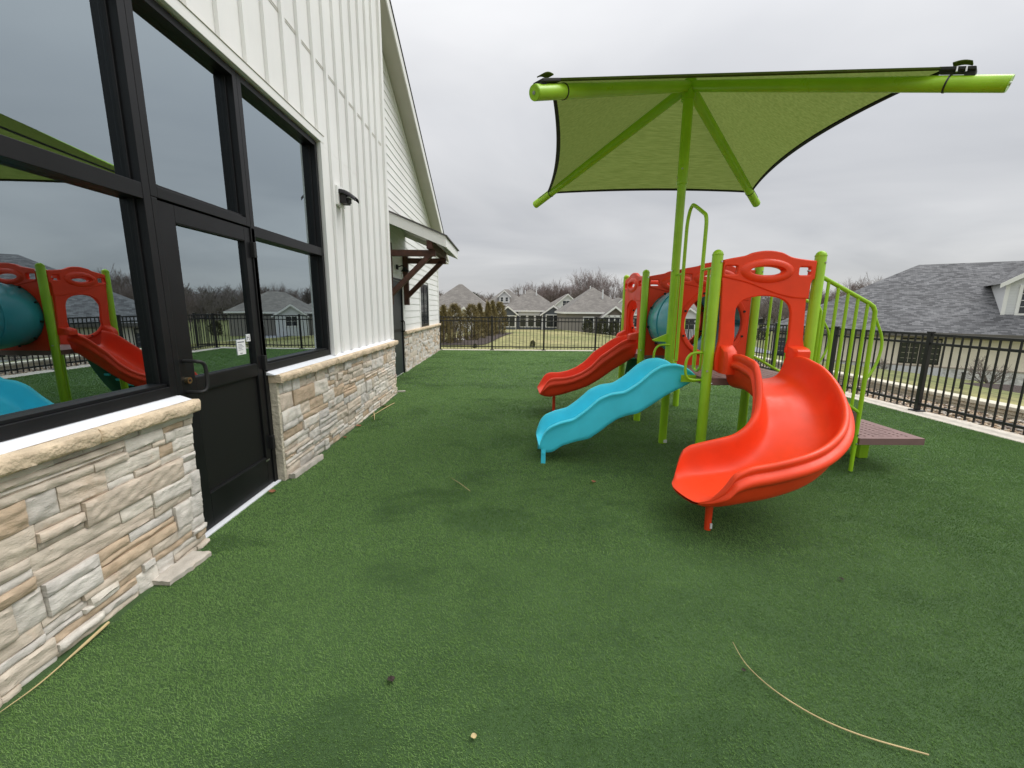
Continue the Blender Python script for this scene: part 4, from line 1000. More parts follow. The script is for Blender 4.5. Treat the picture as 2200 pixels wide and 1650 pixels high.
# cloth corners sit on top of the arms, inset from their ends
up = Vector((0, 0, 1)); cor = []
for i, (p0, dn_, L_) in enumerate(ends):
    ins = (.16, .30, .24, .24)[i]; lift = (.085, .105, .035, .035)[i]
    cor.append(p0+dn_*(L_-ins)+up*lift)
peak = Vector((HX, HY, HZ+.075))
cloth = MB(); hems = []
nS = 44
for k in range(4):
    A_, B_ = cor[k], cor[(k+1) % 4]; rows = []
    mid = (A_+B_)/2; inn = (Vector((HX, HY, 0))-Vector((mid.x, mid.y, 0))).normalized(); sag = (.10, .20, .12, .10)[k]
    for i in range(nS+1):
        u = i/nS; e = A_.lerp(B_, u)+inn*sag*4*u*(1-u)*.9; row = []
        e = e+up*(sag*4*u*(1-u)*.9*.50)
        for j in range(nS+1):
            v = j/nS; p = peak.lerp(e, v)
            p = p-up*((0, .10, .10, .10)[k]*4*u*(1-u)*v*(1-.55*v))      # slight dip between arms
            p = p+up*(.012*math.sin(47*u+6*v+k)*v*v*(1-v)+.006*math.sin(23*u-9*v+2*k)*v*(1-v))+up*.008*math.sin(11*u*v+3*k)*(1-v)*v
            row.append(p)
        rows.append(row)
    cloth.grid(rows); hems.append([r_[-1] for r_ in rows])
sc_ = cloth.build('shade_cloth', M['cloth'], PS, smooth=True, angle=60)
for ih, hm in enumerate(hems):
    m = MB(); P = []
    for i, p in enumerate(hm):
        inn = (Vector((HX, HY, p.z+.1))-p).normalized(); P.append([p+inn*.034-up*.008, p-inn*.004-up*.010, p-inn*.007+up*.003, p+inn*.034+up*.006])
    m.grid(P); m.build('hem', M['cloth'] if ih == 0 else M['shade_w'], sc_, smooth=True)
# corner webbing and cable clamps
for i, (p0, dn_, L_) in enumerate(ends):
    c = cor[i]; m = MB(); side = dn_.cross(up).normalized()
    m.obox(c+dn_*.03-up*.02, dn_*.10, side*.05, up*.012); m.obox(c+dn_*.10-up*.04, dn_*.03, side*.035, up*.03)
    m.build('corner_clamp', M['shade_w'], sc_, bevel=.006)
    if i < 2:
        for t in (-.02, .03):
            q = MB(); q.tube([c+dn_*(.05+t)+side*.045-up*.01, c+dn_*(.05+t)+side*.05-up*.045], .006, 8); q.build('shackle', M['bolt'], sc_, smooth=True)
        q = MB(); P = []
        for a_ in np.linspace(0, 1, 8): P.append([c+dn_*(.0+.10*a_)+up*(.012+.014*math.sin(a_*2.6))+side*s_ for s_ in (-.035, .035)])
        q.grid(P); o_ = q.build('corner_flap', M['cloth'], sc_, smooth=True, angle=80); o_.modifiers.new('s', 'SOLIDIFY').thickness = .008

# ================================================================ DEBRIS ON THE TURF
def stone_bit(label, c, size, rz, seed):
    m = MB(); nf = noise2(seed); sx, sy, sz = size
    P = []
    for i in range(11):
        u = i/10-.5; row = []
        for (v, z) in ((-.5, 0), (-.5, .9), (-.42, 1), (-.15, 1.02), (0, .90), (.06, .90), (.42, .88), (.5, .80), (.5, 0)):
            row.append((u*sx*(1-.04*abs(v)), v*sy+.003*float(nf(u, v)), z*sz+.002*float(nf(u*3, v*2+1))))
        P.append(row)
    m.grid(P, col=(.50, .46, .40)); m.add(P[0], [tuple(range(9))], col=(.5, .46, .4)); m.add(P[-1], [tuple(range(8, -1, -1))], col=(.5, .46, .4))
    o = m.build('loose_stone', M['stone'], None, smooth=True, colors=True, angle=45); o.location = (c[0], c[1], .004); o.rotation_euler = (0, 0, rz)
    tag(o, label, 'stone'); return o
stone_bit('loose flat veneer stone lying on the turf against the near stone wall', (-1.915, 2.27), (.30, .125, .028), R(84), 5)
stone_bit('long loose strip of veneer stone lying along the wall just past the door', (-1.915, 3.86), (.52, .055, .05), R(86), 6)
stone_bit('small broken stone chip beside the far corner of the battened wing', (-1.93, 7.62), (.14, .07, .02), R(20), 7)
def straw(label, pts, r, name='dry_straw'):
    n_ = len(pts); sp_ = spline(pts, 8); m = MB(); k_ = len(sp_)
    m.tube(sp_, [r*(1 if i > k_*.5 else .35+.65*i/(k_*.5)) for i in range(k_)], 8); o = m.build(name, M['straw'], None, smooth=True); return tag(o, label, 'straw')
straw('long curved pale straw lying on the turf at bottom right', [(1.072, 1.687, .022), (1.066, 1.565, .020), (1.108, 1.442, .020), (1.196, 1.333, .019), (1.315, 1.256, .018), (1.497, 1.187, .018)], .0029)
straw('thin straw stalk lying along the foot of the near stone wall', [(-1.915, 1.36, .02), (-1.90, 1.47, .02), (-1.905, 1.58, .02)], .003)
straw('thick split reed lying beside the foot of the near stone wall', [(-1.905, 1.566, .02), (-1.915, 1.69, .022), (-1.93, 1.82, .022)], .007)
straw('small pale twig on the turf near the stone wall corner', [(-1.90, 5.75, .02), (-1.86, 6.15, .025), (-1.79, 6.58, .03)], .006)
straw('short upright pale twig stuck in the turf by the long stone wall', [(-1.80, 5.58, .02), (-1.87, 5.80, .02), (-1.95, 6.03, .02)], .006)
straw('thin fine straw on the open turf in front of the door', [(-.50, 3.607, .022), (-.387, 3.456, .024), (-.293, 3.315, .022)], .0022)
def leaf(label, x, y, s, rz, cat='leaf', mt='leaf', name='fallen_leaf'):
    m = MB(); P = []
    for i in range(6):
        u = i/5; w_ = math.sin(PI*(u*.92+.04))**.8*.45; P.append([(s*(u-.5), s*w_*v, s*.5*(.25*v*v+.18*u*(1-u)+.05*math.sin(7*u))) for v in (-1, -.4, .4, 1)])
    m.grid(P); o = m.build(name, M[mt], None, smooth=True); o.location = (x, y, .016); o.rotation_euler = (.15, .1, rz); return tag(o, label, cat)
leaf('small orange brown leaf on the turf by the door threshold', -1.955, 3.31, .055, .4)
leaf('curled brown leaf on the open turf left of the curved slide', .80, 3.53, .05, 1.2)
leaf('brown leaf at the foot of the long stone wall, nearest the door', -1.91, 4.80, .06, 2)
leaf('brown leaf at the foot of the long stone wall, halfway along', -1.915, 5.29, .07, .9)
leaf('cluster-like brown leaf at the foot of the long stone wall near its far end', -1.90, 6.39, .09, 2.6)
leaf('pale chip of leaf near the bottom edge of the picture', -.107, 1.264, .022, .3, mt='straw')
leaf('dark scrap lying on the turf low in the centre foreground', -.471, 1.502, .035, 2.2, mt='mulch', cat='scrap', name='dark_scrap')
leaf('dark twig scrap on the turf beside the pale straw', 1.04, 1.54, .018, .2, mt='mulch', cat='scrap', name='dark_scrap')
leaf('dark scrap on the turf below the curved slide', 1.965, 2.157, .03, 1.1, mt='mulch', cat='scrap', name='dark_scrap')

# ================================================================ NEIGHBOURHOOD
def uvquad(m, pts):      # roof faces get metric UVs later
    m.add(pts, [tuple(range(len(pts)))])
def roof_build(m, name, mt, parent, thick=None):
    o = m.build(name, mt, parent); me = o.data; uv = me.uv_layers.new(name='UVMap')
    for p in me.polygons:
        n_ = p.normal; h = Vector((0, 0, 1)).cross(n_)
        if h.length < 1e-3: h = Vector((1, 0, 0))
        h.normalize(); v = n_.cross(h)
        for li in p.loop_indices:
            c = me.vertices[me.loops[li].vertex_index].co; uv.data[li].uv = (c.dot(h), c.dot(v))
    return o
def hip(m, x0, x1, y0, y1, z, pitch, ridge_end=None, oh=.4):
    """hip roof over a rectangle, ridge along the longer side"""
    x0 -= oh; x1 += oh; y0 -= oh; y1 += oh; w, d = x1-x0, y1-y0; h = min(w, d)/2*pitch
    if w >= d: r0, r1 = (x0+d/2, (y0+y1)/2, z+h), (x1-d/2, (y0+y1)/2, z+h)
    else: r0, r1 = ((x0+x1)/2, y0+w/2, z+h), ((x0+x1)/2, y1-w/2, z+h)
    a, b, c, e = (x0, y0, z), (x1, y0, z), (x1, y1, z), (x0, y1, z)
    if w-d > .01: m.add([a, b, c, e, r0, r1], [(0, 1, 5, 4), (1, 2, 5), (2, 3, 4, 5), (3, 0, 4)])
    elif d-w > .01: m.add([a, b, c, e, r0, r1], [(0, 1, 4), (1, 2, 5, 4), (2, 3, 5), (3, 0, 4, 5)])
    else: m.add([a, b, c, e, r0], [(0, 1, 4), (1, 2, 4), (2, 3, 4), (3, 0, 4)])
    m.add([(x0, y0, z-.005), (x1, y0, z-.005), (x1, y1, z-.005), (x0, y1, z-.005)], [(0, 3, 2, 1)])
    return h
def gable_front(cx_, w, y0, y1, z, pitch, oh=.35):
    """gable whose end faces -y, from y0 (front) to y1 (back)"""
    h = (w/2)*pitch; e = oh
    r = MB(); zz = z-e*pitch
    for s in (-1, 1):
        r.add([(cx_+s*(w/2+e), y0-e, zz), (cx_+s*(w/2+e), y1, zz), (cx_, y1, z+h), (cx_, y0-e, z+h)], [(0, 1, 2, 3) if s > 0 else (3, 2, 1, 0)])
    wall = [(cx_-w/2, y0, z), (cx_+w/2, y0, z), (cx_, y0, z+h)]
    t = MB(); tw = .24
    for s in (-1, 1):
        p = [(cx_+s*(w/2+e), y0-e-.02, zz), (cx_, y0-e-.02, z+h), (cx_, y0-e-.02, z+h-tw*1.2), (cx_+s*(w/2+e), y0-e-.02, zz-tw)]
        q = [(a, b+.05, c) for a, b, c in p]; t.add(p+q, [(0, 1, 2, 3), (7, 6, 5, 4), (0, 4, 5, 1), (3, 2, 6, 7), (0, 3, 7, 4)])
    return r, wall, t
def window_at(parent, x, y, z, w, h, mull=1, trimmat=None):
    f = MB(); t = .11; f.box(x-w/2-t, x+w/2+t, y-.06, y-.001, z-t, z+h+t)
    o = f.build('window', trimmat or M['trimw'], parent)
    g_ = MB(); n_ = mull+1
    for i in range(n_):
        a = x-w/2+i*w/n_+.03; b = x-w/2+(i+1)*w/n_-.03; g_.box(a, b, y-.075, y-.061, z+.03, z+h/2-.02); g_.box(a, b, y-.075, y-.061, z+h/2+.02, z+h-.03)
    g_.build('pane', M['glassdark'], o); return o

def house(label, px, dist, zb, rz, w, d, wh, pitch, wallm, roofm, gables=(), windows=(), extra=None, group=None):
    """px,dist = position of the middle of the front wall; local front faces -y"""
    o = empty('house', (px, dist, zb), rz, label=label, cat='house', group=group)
    m = MB(); m.box(-w/2, w/2, 0, d, -1.5, wh); m.build('wall', wallm, o)
    m = MB(); hip(m, -w/2, w/2, 0, d, wh, pitch); rf = roof_build(m, 'roof', roofm, o)
    t = MB(); t.box(-w/2-.42, w/2+.42, -.44, -.36, wh-.22, wh+.02); t.box(-w/2-.44, -w/2-.38, -.36, d, wh-.22, wh+.02); t.box(w/2+.38, w/2+.44, -.36, d, wh-.22, wh+.02); t.build('fascia', M['trimw'], o)
    for (cx_, gw, pr, gz, gp, wm) in gables:
        m = MB(); m.box(cx_-gw/2, cx_+gw/2, -pr, .05, -1.5, gz)
        r, wl_, tr_ = gable_front(cx_, gw, -pr, d*.45, gz, gp)
        m.add([wl_[0], wl_[1], wl_[2]], [(0, 1, 2)]); m.build('gable_wall', wm, o)
        roof_build(r, 'gable_roof', roofm, o); tr_.build('gable_trim', M['trimw'], o)
        c_ = MB(); c_.box(cx_-gw/2-.03, cx_-gw/2+.12, -pr-.03, -pr, -1.2, gz); c_.box(cx_+gw/2-.12, cx_+gw/2+.03, -pr-.03, -pr, -1.2, gz); c_.build('corner_trim', M['trimw'], o)
    for (x, y, z, ww, hh, mu) in windows: window_at(o, x, y, z, ww, hh, mu)
    return o, rf
def px2x(px, dist): return (px-1087)*dist/895*1.0

# blue-grey pair of gables in the middle
D1 = 70
h1, r1_ = house('blue grey house with two white trimmed gables and a recessed porch', px2x(1141, D1), D1, -1.95, 0, 9.6, 9.5, 3.15, .72, M['greyw'], M['shingle_t'],
    gables=[(-3.9, 2.8, 1.5, 2.75, .80, M['greyw']), (3.45, 3.6, 1.5, 2.75, .72, M['greyw'])],
    windows=[(-3.7, -1.5, .55, 1.9, 1.7, 1), (3.5, -1.5, .55, 2.3, 1.9, 1), (-1.35, 0, .5, 1.0, 2.5, 0), (-.05, 0, .5, 1.0, 2.5, 0), (1.2, 0, .5, 1.0, 2.5, 0)])
m = MB(); m.box(-2.2, 1.5, -.12, -.02, 2.35, 3.1); m.build('porch_beam', M['whitew'], h1)
m = MB(); m.cyl((3.3*.3, 3.2, 5.3), (3.3*.3, 3.2, 6.9), .10, 8); m.cyl((-.9, 3.6, 5.3), (-.9, 3.6, 6.6), .08, 8); m.build('vent_pipe', M['whitew'], r1_)
# the house part with the dormer behind-left
h1b, r1b = house('taupe roofed house with small white dormer behind the blue grey house', px2x(1088, 79), 79, -2.0, 0, 7.8, 7, 4.2, .75, M['whitew'], M['shingle_t'])
m = MB(); m.box(-1.4, .6, -.1, 2, 4.5, 5.9); r, wl_, tr_ = gable_front(-.4, 2.0, -.1, 3, 5.9, .95, .25); m.add(wl_, [(0, 1, 2)]); m.build('dormer', M['whitew'], h1b); roof_build(r, 'dormer_roof', M['shingle_t'], h1b); tr_.build('gable_trim', M['trimw'], h1b)
window_at(h1b, -.85, -.1, 4.75, .5, .8, 0); window_at(h1b, .05, -.1, 4.75, .5, .8, 0)
# taupe house on the right of the middle
D3 = 58
h3, r3 = house('taupe house with brown gabled porch on white posts', px2x(1283, D3), D3, -1.75, 0, 9.0, 9.5, 2.85, .74, M['tanw'], M['shingle_t'],
    gables=[(1.95, 3.2, 1.4, 2.45, .80, M['brownw'])],
    windows=[(-1.3, 0, .75, 1.35, 1.4, 1), (4.0, 0, .7, .9, 1.6, 1)])
m = MB()
for x in (.42, 1.18, 1.95, 2.7, 3.48): m.box(x-.07, x+.07, -1.5, -1.41, -1, 2.45)
m.box(.4, 3.5, -1.5, -1.41, 2.2, 2.5); m.box(.4, 3.5, -1.5, -1.41, .1, .2); m.build('porch_frame', M['trimw'], h3)
m = MB(); m.box(.5, 3.4, -1.405, -1.40, .2, 2.2); m.build('porch_screen', M['glassdark'], h3)
m = MB(); m.cyl((1.0, 2.2, 4.5), (1.0, 2.2, 6.0), .11, 8); m.cyl((-.4, 4.2, 5.6), (-.4, 4.2, 6.6), .08, 8); m.build('vent_pipe', M['whitew'], r3)
# white gabled house between and behind
h2, r2_ = house('white gabled house standing between the blue grey and taupe houses', px2x(1213, 92), 92, -2.3, 0, 6.6, 7, 4.5, .62, M['whitew'], M['shingle_t'],
    gables=[(0.3, 5.6, .8, 4.6, .86, M['whitew'])], windows=[(-.0, -.8, 4.3, 1.5, 1.25, 1)])
h4, _ = house('small white gabled house partly hidden behind the taupe house', px2x(1334, 98), 98, -2.4, .1, 5.5, 7, 4.8, .6, M['whitew'], M['shingle_t'],
    gables=[(-.4, 3.4, 1.2, 5.1, .8, M['whitew']), (1.5, 2.6, 2.2, 4.2, .8, M['whitew'])])
# far left tan house
h0, r0_ = house('house with big taupe hip roof and small white gable behind the shrubs', px2x(985, 52), 52, -1.6, 0, 8.0, 7.6, 2.9, .78, M['tanw'], M['shingle_t'],
    gables=[(.9, 2.1, 1.0, 2.45, .80, M['whitew'])], windows=[(-2.6, 0, .8, 1.4, 1.5, 1)])
m = MB(); m.cyl((-2.9, 1.2, 3.2), (-2.9, 1.2, 4.7), .10, 8); m.build('vent_pipe', M['whitew'], r0_)
# houses seen through the play structure and beyond, and in the reflections
h5, _ = house('pale grey gabled house seen through the curved slide hood', px2x(1655, 130), 130, -4.2, -.4, 8, 8, 3.4, .7, M['greyw'], M['shingle_t'],
    gables=[(0, 3.4, 1.0, 4.2, .95, M['whitew'])], windows=[(0, -1.0, 3.5, 1.1, 1.5, 0)])
h6, _ = house('taupe ranch house with white gable seen behind the red panels', px2x(1520, 62), 62, -2.1, -.3, 11, 9, 2.8, .62, M['tanw'], M['shingle_t'],
    gables=[(-2.8, 4.2, 1.2, 2.5, .7, M['whitew'])], windows=[(-2.8, -1.2, .8, 1.6, 1.4, 1), (1.8, 0, .8, 1.6, 1.4, 1)])
h7, _ = house('taupe hip roofed house left of centre behind the play structure', px2x(1400, 66), 66, -2.0, -.15, 9, 9, 2.8, .68, M['tanw'], M['shingle_t'], windows=[(-2, 0, .8, 1.5, 1.4, 1), (2, 0, .8, 1.5, 1.4, 1)])

# driveway-like road seen through the hood
def road(pts, w):
    m = MB(); sp_ = spline(pts, 6); rows = []
    for i, p in enumerate(sp_):
        t = (sp_[min(i+1, len(sp_)-1)]-sp_[max(i-1, 0)]); n_ = Vector((-t.y, t.x, 0)).normalized()
        rows.append([(p.x+n_.x*w*s, p.y+n_.y*w*s, gz(p.x+n_.x*w*s, p.y+n_.y*w*s)+.07) for s in np.linspace(-.5, .5, 5)])
    m.grid(rows); return m.build('road', M['asphalt'], smooth=True)
tag(road([(13.5, 21.0, 0), (16, 24.5, 0), (19.5, 30, 0), (24, 38, 0), (28, 50, 0), (29, 66, 0)], 3.4), kind='structure')

# ---- large neighbouring building with the grey hip roof
K0 = (18.6, 28.9)
NB = empty('neighbour_building', (K0[0], K0[1], -2.42), math.atan2(-.617, .787), label='long cream building with grey shingled hip roof beyond the right fence', cat='building')
LW, DW, WH = 27.0, 15.2, 2.78
m = MB(); m.box(0, LW, 0, DW, .85, WH); m.build('wall', M['stucco'], NB)
m = MB(); m.box(-.05, LW+.05, -.06, DW+.05, -1.0, .80); m.build('stone_base', M['far_stone'], NB)
m = MB(); m.box(-.08, LW+.08, -.10, DW+.05, .80, .86); m.box(-.02, LW, -.02, -.001, 2.45, 2.62); m.build('ledge_trim', mat('buff_trim', (.42, .36, .30), .8), NB)
m = MB(); hip(m, 0, LW, 0, DW, WH, .55, oh=.55); roof_build(m, 'roof', M['shingle'], NB)
m = MB(); m.box(-.6, LW+.6, -.66, -.54, WH-.20, WH+.03); m.box(-.66, -.54, -.54, DW+.5, WH-.2, WH+.03); m.box(-.55, LW+.55, -.55, 0, WH-.17, WH-.14); m.build('gutter', mat('grey_brown_gutter', (.12, .11, .10), .6), NB)
def nb_window(x, w, z0, z1):
    f = MB(); f.box(x-w/2, x+w/2, -.05, -.01, z0, z1); o = f.build('window', M['black'], NB)
    g_ = MB(); g_.box(x-w/2+.05, x-.06, -.06, -.052, z0+.05, z1-.3); g_.box(x+.06, x+w/2-.05, -.06, -.052, z0+.05, z1-.3); g_.build('pane', M['glassdark'], o)
    q = MB(); q.box(x-.05, x+.05, -.075, -.052, z0, z1); q.box(x-w/2+.05, x+w/2-.05, -.07, -.052, z1-.3, z1-.08)
    for s in (-1, 1):
        q.box(x+s*w*.26-.012, x+s*w*.26+.012, -.072, -.061, z0+.05, z1-.3)
        for zz in np.linspace(z0+.3, z1-.55, 3): q.box(x+s*w*.26-w*.19, x+s*w*.26+w*.19, -.072, -.061, zz-.012, zz+.012)
    q.build('muntins', M['trimw'] if False else mat('buff_muntin', (.40, .36, .30), .7), o)
for x in (1.0, 7.5, 14.5, 21): nb_window(x, 1.75, .95, 2.45)
m = MB(); m.box(6.4, 8.6, -.12, -.061, .25, .78); m.build('base_panel', M['whitew'], NB)
# dormer
ax = 12.2; dw = 3.0; b0 = 1.45; zb = WH+.55*b0-.10
m = MB(); m.box(ax-dw/2, ax+dw/2, b0, b0+5.2, zb-.6, zb+2.3)
m.add([(ax-dw/2, b0, zb+2.3), (ax+dw/2, b0, zb+2.3), (ax, b0, zb+2.3+dw/2*.72)], [(0, 1, 2)])
for i in range(15):
    z = zb+.06+.15*i
    if z < zb+2.3: m.box(ax-dw/2-.012, ax-.62, b0-.015, b0+.0, z, z+.012); m.box(ax+.62, ax+dw/2+.012, b0-.015, b0, z, z+.012)
dm = m.build('dormer', M['whitew'], NB)
r, _, tr_ = gable_front(ax, dw, b0, b0+6, zb+2.3, .72, .3); roof_build(r, 'dormer_roof', M['shingle'], dm); tr_.build('dormer_trim', M['trimw'], dm)
m = MB(); m.box(ax-dw/2-.02, ax-dw/2+.14, b0-.03, b0, zb, zb+2.25); m.box(ax+dw/2-.14, ax+dw/2+.02, b0-.03, b0, zb, zb+2.25); m.box(ax-dw/2, ax+dw/2, b0-.035, b0, zb-.06, zb+.14); m.build('dormer_trim', M['trimw'], dm)
wd = window_at(dm, ax-.22, b0, zb+.45, 1.35, 1.45, 3)
for o_ in list(wd.children): pass
m = MB()
for zz in (.38, .73, 1.08): m.box(ax-.89, ax+.45, b0-.082, b0-.076, zb+.45+zz-.012, zb+.45+zz+.012)
m.build('muntins', M['trimw'], dm)

# ---- vegetation
def bare_tree_mesh(seed, H=11, spread=.55, twig=.035, levels=5, wide=.42):
    rr = random.Random(seed); tr, cr_ = MB(), MB()
    def branch(p, d, L_, r, lev):
        n_ = 3 if lev < 3 else 2; pts = [p]; q = p
        for i in range(n_):
            d = (d+Vector((rr.gauss(0, .10), rr.gauss(0, .10), rr.gauss(.06, .05)))).normalized(); q = q+d*L_/n_; pts.append(q)
        rs = [r*(1-.38*i/n_) for i in range(n_+1)]
        (tr if lev == 0 else cr_).tube(pts, rs, 6 if lev == 0 else (4 if lev < 2 else 3), cap=False)
        if lev >= levels: return
        kn = [4, 4, 4, 4, 3][lev] if lev < 5 else 3
        for k in range(kn):
            t = rr.uniform(.35, 1) if lev > 0 else rr.uniform(.40, 1.0)
            i = min(int(t*n_), n_-1); b = pts[i].lerp(pts[i+1], t*n_-i)
            a = rr.uniform(0, 2*PI); s = d.orthogonal().normalized(); s.rotate(Matrix.Rotation(a, 3, d)); 
            nd = (d*rr.uniform(.75, 1.1)+s*spread*rr.uniform(.8, 1.6)+Vector((0, 0, .10))).normalized()
            branch(b, nd, L_*rr.uniform(.52, .74), max(rs[i]*.56, twig*.35), lev+1)
        branch(pts[-1], (d+Vector((rr.gauss(0, .15), rr.gauss(0, .15), .1))).normalized(), L_*.66, max(rs[-1]*.8, twig*.4), lev+1)
    branch(Vector((0, 0, -.6)), Vector((0, 0, 1)), H*wide, .014*H+.03, 0); return tr, cr_
def tree_proto(name, label, seed, mt, **k):
    tr, cr_ = bare_tree_mesh(seed, **k); root = empty(name, (0, 0, 0)); tr.build('trunk', mt, root, smooth=True); cr_.build('crown', mt, root)
    return root
def place(proto, used, x, y, z, s, rz, label, cat, group=None):
    o = proto if not used else copy_tree(proto)
    o.location = (x, y, z); o.scale = (s, s, s); o.rotation_euler = (0, 0, rz); tag(o, label, cat, group); return o
protos = [tree_proto('bare_tree', '', 20+i, M['bark'] if i % 2 else M['barkred'], H=10.5+.5*i) for i in range(5)]
usedp = [0]*5
def bare(px, dist, s, label, k, rz=None, group='bare winter trees behind the houses', z=-2.6):
    o = place(protos[k], usedp[k], px2x(px, dist), dist, z, s, random.uniform(0, 6) if rz is None else rz, label, 'tree', group); usedp[k] = 1; return o
G1 = 'bare reddish trees massed behind the white gabled house'
specs = [(1120, 110, .92, 'slim bare tree left of the main bare grove'), (1132, 112, .98, 'twin tall bare tree above the blue grey house ridge')]
for i, (px, d, s, lb) in enumerate(specs): bare(px, d, s, lb, i+1)
for i, px in enumerate((1150, 1160, 1170, 1181, 1192, 1203, 1214, 1225, 1236)):
    bare(px, 112+(i*7) % 13, .93+.07*((i*3) % 4)/3, 'reddish bare tree in the dense grove behind the white gabled house', (i*2) % 5, group=G1)
for i, (px, s, lb) in enumerate(((1247, 1.16, 'tall bare tree left of the tallest pair'), (1262, 1.28, 'tallest bare tree with fanned crown above the taupe roof'), (1281, 1.22, 'tall fanned bare tree right beside the tallest one'), (1300, 1.02, 'rounded bare tree at the right end of the grove'))):
    bare(px, 110, s, lb, (i+1) % 5)
for i, px in enumerate((1318, 1331, 1343, 1356)): bare(px, 118+i*2, .78, 'low bare tree right of the grove behind the small white house', i % 5, group='low bare trees right of the grove')
for i, px in enumerate((940, 958, 1030, 1046)): bare(px, 105+i*3, .62, 'low bare tree on the left horizon above the shrubs', (i+2) % 5, group='low bare trees on the left horizon')
for i, (px, d, s) in enumerate(((1700, 72, .62), (1722, 84, .74), (1745, 80, .72), (1768, 78, .74), (1792, 82, .86), (1815, 76, .80), (1840, 84, .82), (1868, 80, .86), (1905, 82, 1.0), (1925, 90, .9))):
    lb = 'bare tree with open crown standing highest behind the grey hip roof' if i == 8 else 'bare tree behind the left slope of the grey hip roof'
    bare(px, d, s, lb, i % 5, group=None if i == 8 else 'bare trees behind the grey hip roof', z=-2.4)
for i, (px, d, s) in enumerate(((1620, 95, .8), (1590, 100, .82), (1560, 98, .78), (1530, 104, .8), (1500, 100, .76), (1675, 100, .8))):
    bare(px, d, s, 'bare tree beyond the houses seen past the play structure', (i+1) % 5, group='bare trees seen past the play structure')
# willow
wp = tree_proto('willow_tree', '', 77, M['willow'], H=9.5, spread=.75, wide=.36)
place(wp, 0, px2x(1064, 100), 100, -2.5, .84, 1, 'golden twigged willow left of the dormer roof', 'tree')
place(wp, 1, px2x(1103, 118), 118, -2.5, .80, 3, 'golden twigged willow low between the dormer and the blue grey roof', 'tree')

# far woodland: one uncountable mass
def woods():
    rr = random.Random(9); m = MB()
    for i in range(560):
        a = rr.uniform(-.62, 1.25); d = rr.uniform(128, 165); x, y = math.sin(a)*d, math.cos(a)*d; H = rr.uniform(6.5, 9.5); z = -2.8
        m.tube([(x, y, z), (x+rr.gauss(0, .3), y, z+H*.5), (x+rr.gauss(0, .5), y, z+H*.85)], [.16, .12, .05], 3, cap=False)
        for k in range(34):
            t = rr.uniform(.15, .9); q = Vector((x+rr.gauss(0, .15), y, z+H*t)); an = rr.uniform(0, 6.3); L_ = rr.uniform(1.2, 3.0)*(1.15-t*.55)
            e = q+Vector((math.cos(an)*L_*.75, math.sin(an)*L_*.75, L_*rr.uniform(.4, 1.0)))
            m.tube([q, e], [.07, .03], 3, cap=False)
            for s in range(3):
                b = q.lerp(e, rr.uniform(.3, .95)); f_ = b+Vector((rr.gauss(0, .6), rr.gauss(0, .6), rr.uniform(.3, 1.1))); m.tube([b, f_], [.05, .03], 3, cap=False)
    return m.build('far_woodland', M['bark'])
tag(woods(), kind='stuff', label='band of bare grey woodland along the whole horizon', cat='woodland')
hl = MB()
P = []
for i in range(60):
    a = -.8+2.3*i/59; P.append([(math.sin(a)*d, math.cos(a)*d, z) for d, z in ((168, -6), (172, 2.6+.5*math.sin(i*.9)), (230, 4.2+.9*math.sin(i*.37)))])
hl.grid(P); tag(hl.build('far_hill', mat('far_wooded_hill', (.12, .10, .095), .95, noise=(.25, .35), bump=(.8, 1, .8)), smooth=True), kind='structure')

# evergreens built of many small sprays
def evergreen(name, H, Rd, seed, mt, n_, shape, leaf_=.11, blunt=False):
    rng = np.random.default_rng(seed); root = empty(name, (0, 0, 0))
    m = MB(); m.tube([(0, 0, -.3), (0, 0, H*.8)], [.05+.012*H, .02], 8); m.build('trunk', M['bark'], root)
    t = rng.uniform(0, 1, n_)**.85; ang = rng.uniform(0, 2*PI, n_)
    lob = 1+.16*np.sin(ang*3+t*7+seed)+.12*np.sin(ang*5-t*13)+.10*np.sin(ang*2+t*23)
    rad = Rd*shape(t)*lob*np.sqrt(rng.uniform(.30, 1.0, n_)); c = np.stack([rad*np.cos(ang), rad*np.sin(ang), t*H], 1)
    s = leaf_*rng.uniform(.6, 1.5, n_); out_ = np.stack([np.cos(ang), np.sin(ang), rng.uniform(.5, 1.8, n_)], 1); out_ /= np.linalg.norm(out_, axis=1)[:, None]
    out_ += rng.normal(0, .35, out_.shape); sd_ = np.cross(out_, rng.normal(0, 1, out_.shape)); sd_ /= np.linalg.norm(sd_, axis=1)[:, None]
    tip = c+out_*s[:, None]*1.5; w_ = sd_*(s*.45)[:, None]; V = np.stack([c-w_*.6, tip, c+w_*.6, c-out_*s[:, None]*.3], 1).reshape(-1, 3)
    F = [(4*i, 4*i+1, 4*i+2, 4*i+3) for i in range(n_)]
    me = bpy.data.meshes.new('foliage'); me.from_pydata(V.tolist(), [], F); me.materials.append(mt)
    tn_ = np.repeat(np.clip(rng.uniform(0, 1, n_)*.6+.4*(np.sin(c[:, 2]*5+ang*3)*.5+.5), 0, 1), 4); a = me.color_attributes.new('tint', 'FLOAT_COLOR', 'POINT')
    a.data.foreach_set('color', np.stack([tn_, tn_, tn_, np.ones_like(tn_)], 1).astype(np.float32).ravel())
    o = bpy.data.objects.new('foliage', me); COL.objects.link(o); o.parent = root; return root
cone = lambda t: (1-t)**.75*(.75+.25*np.minimum(1, t*8)); oval = lambda t: np.sqrt(np.clip(1-(2*t-.8)**2*.72, .05, 1))
av = [evergreen('arborvitae', 3.0, .66, 31+i, M['arbor'], 2600, (oval if i == 1 else cone), .10) for i in range(3)]
ua = [0, 0, 0]
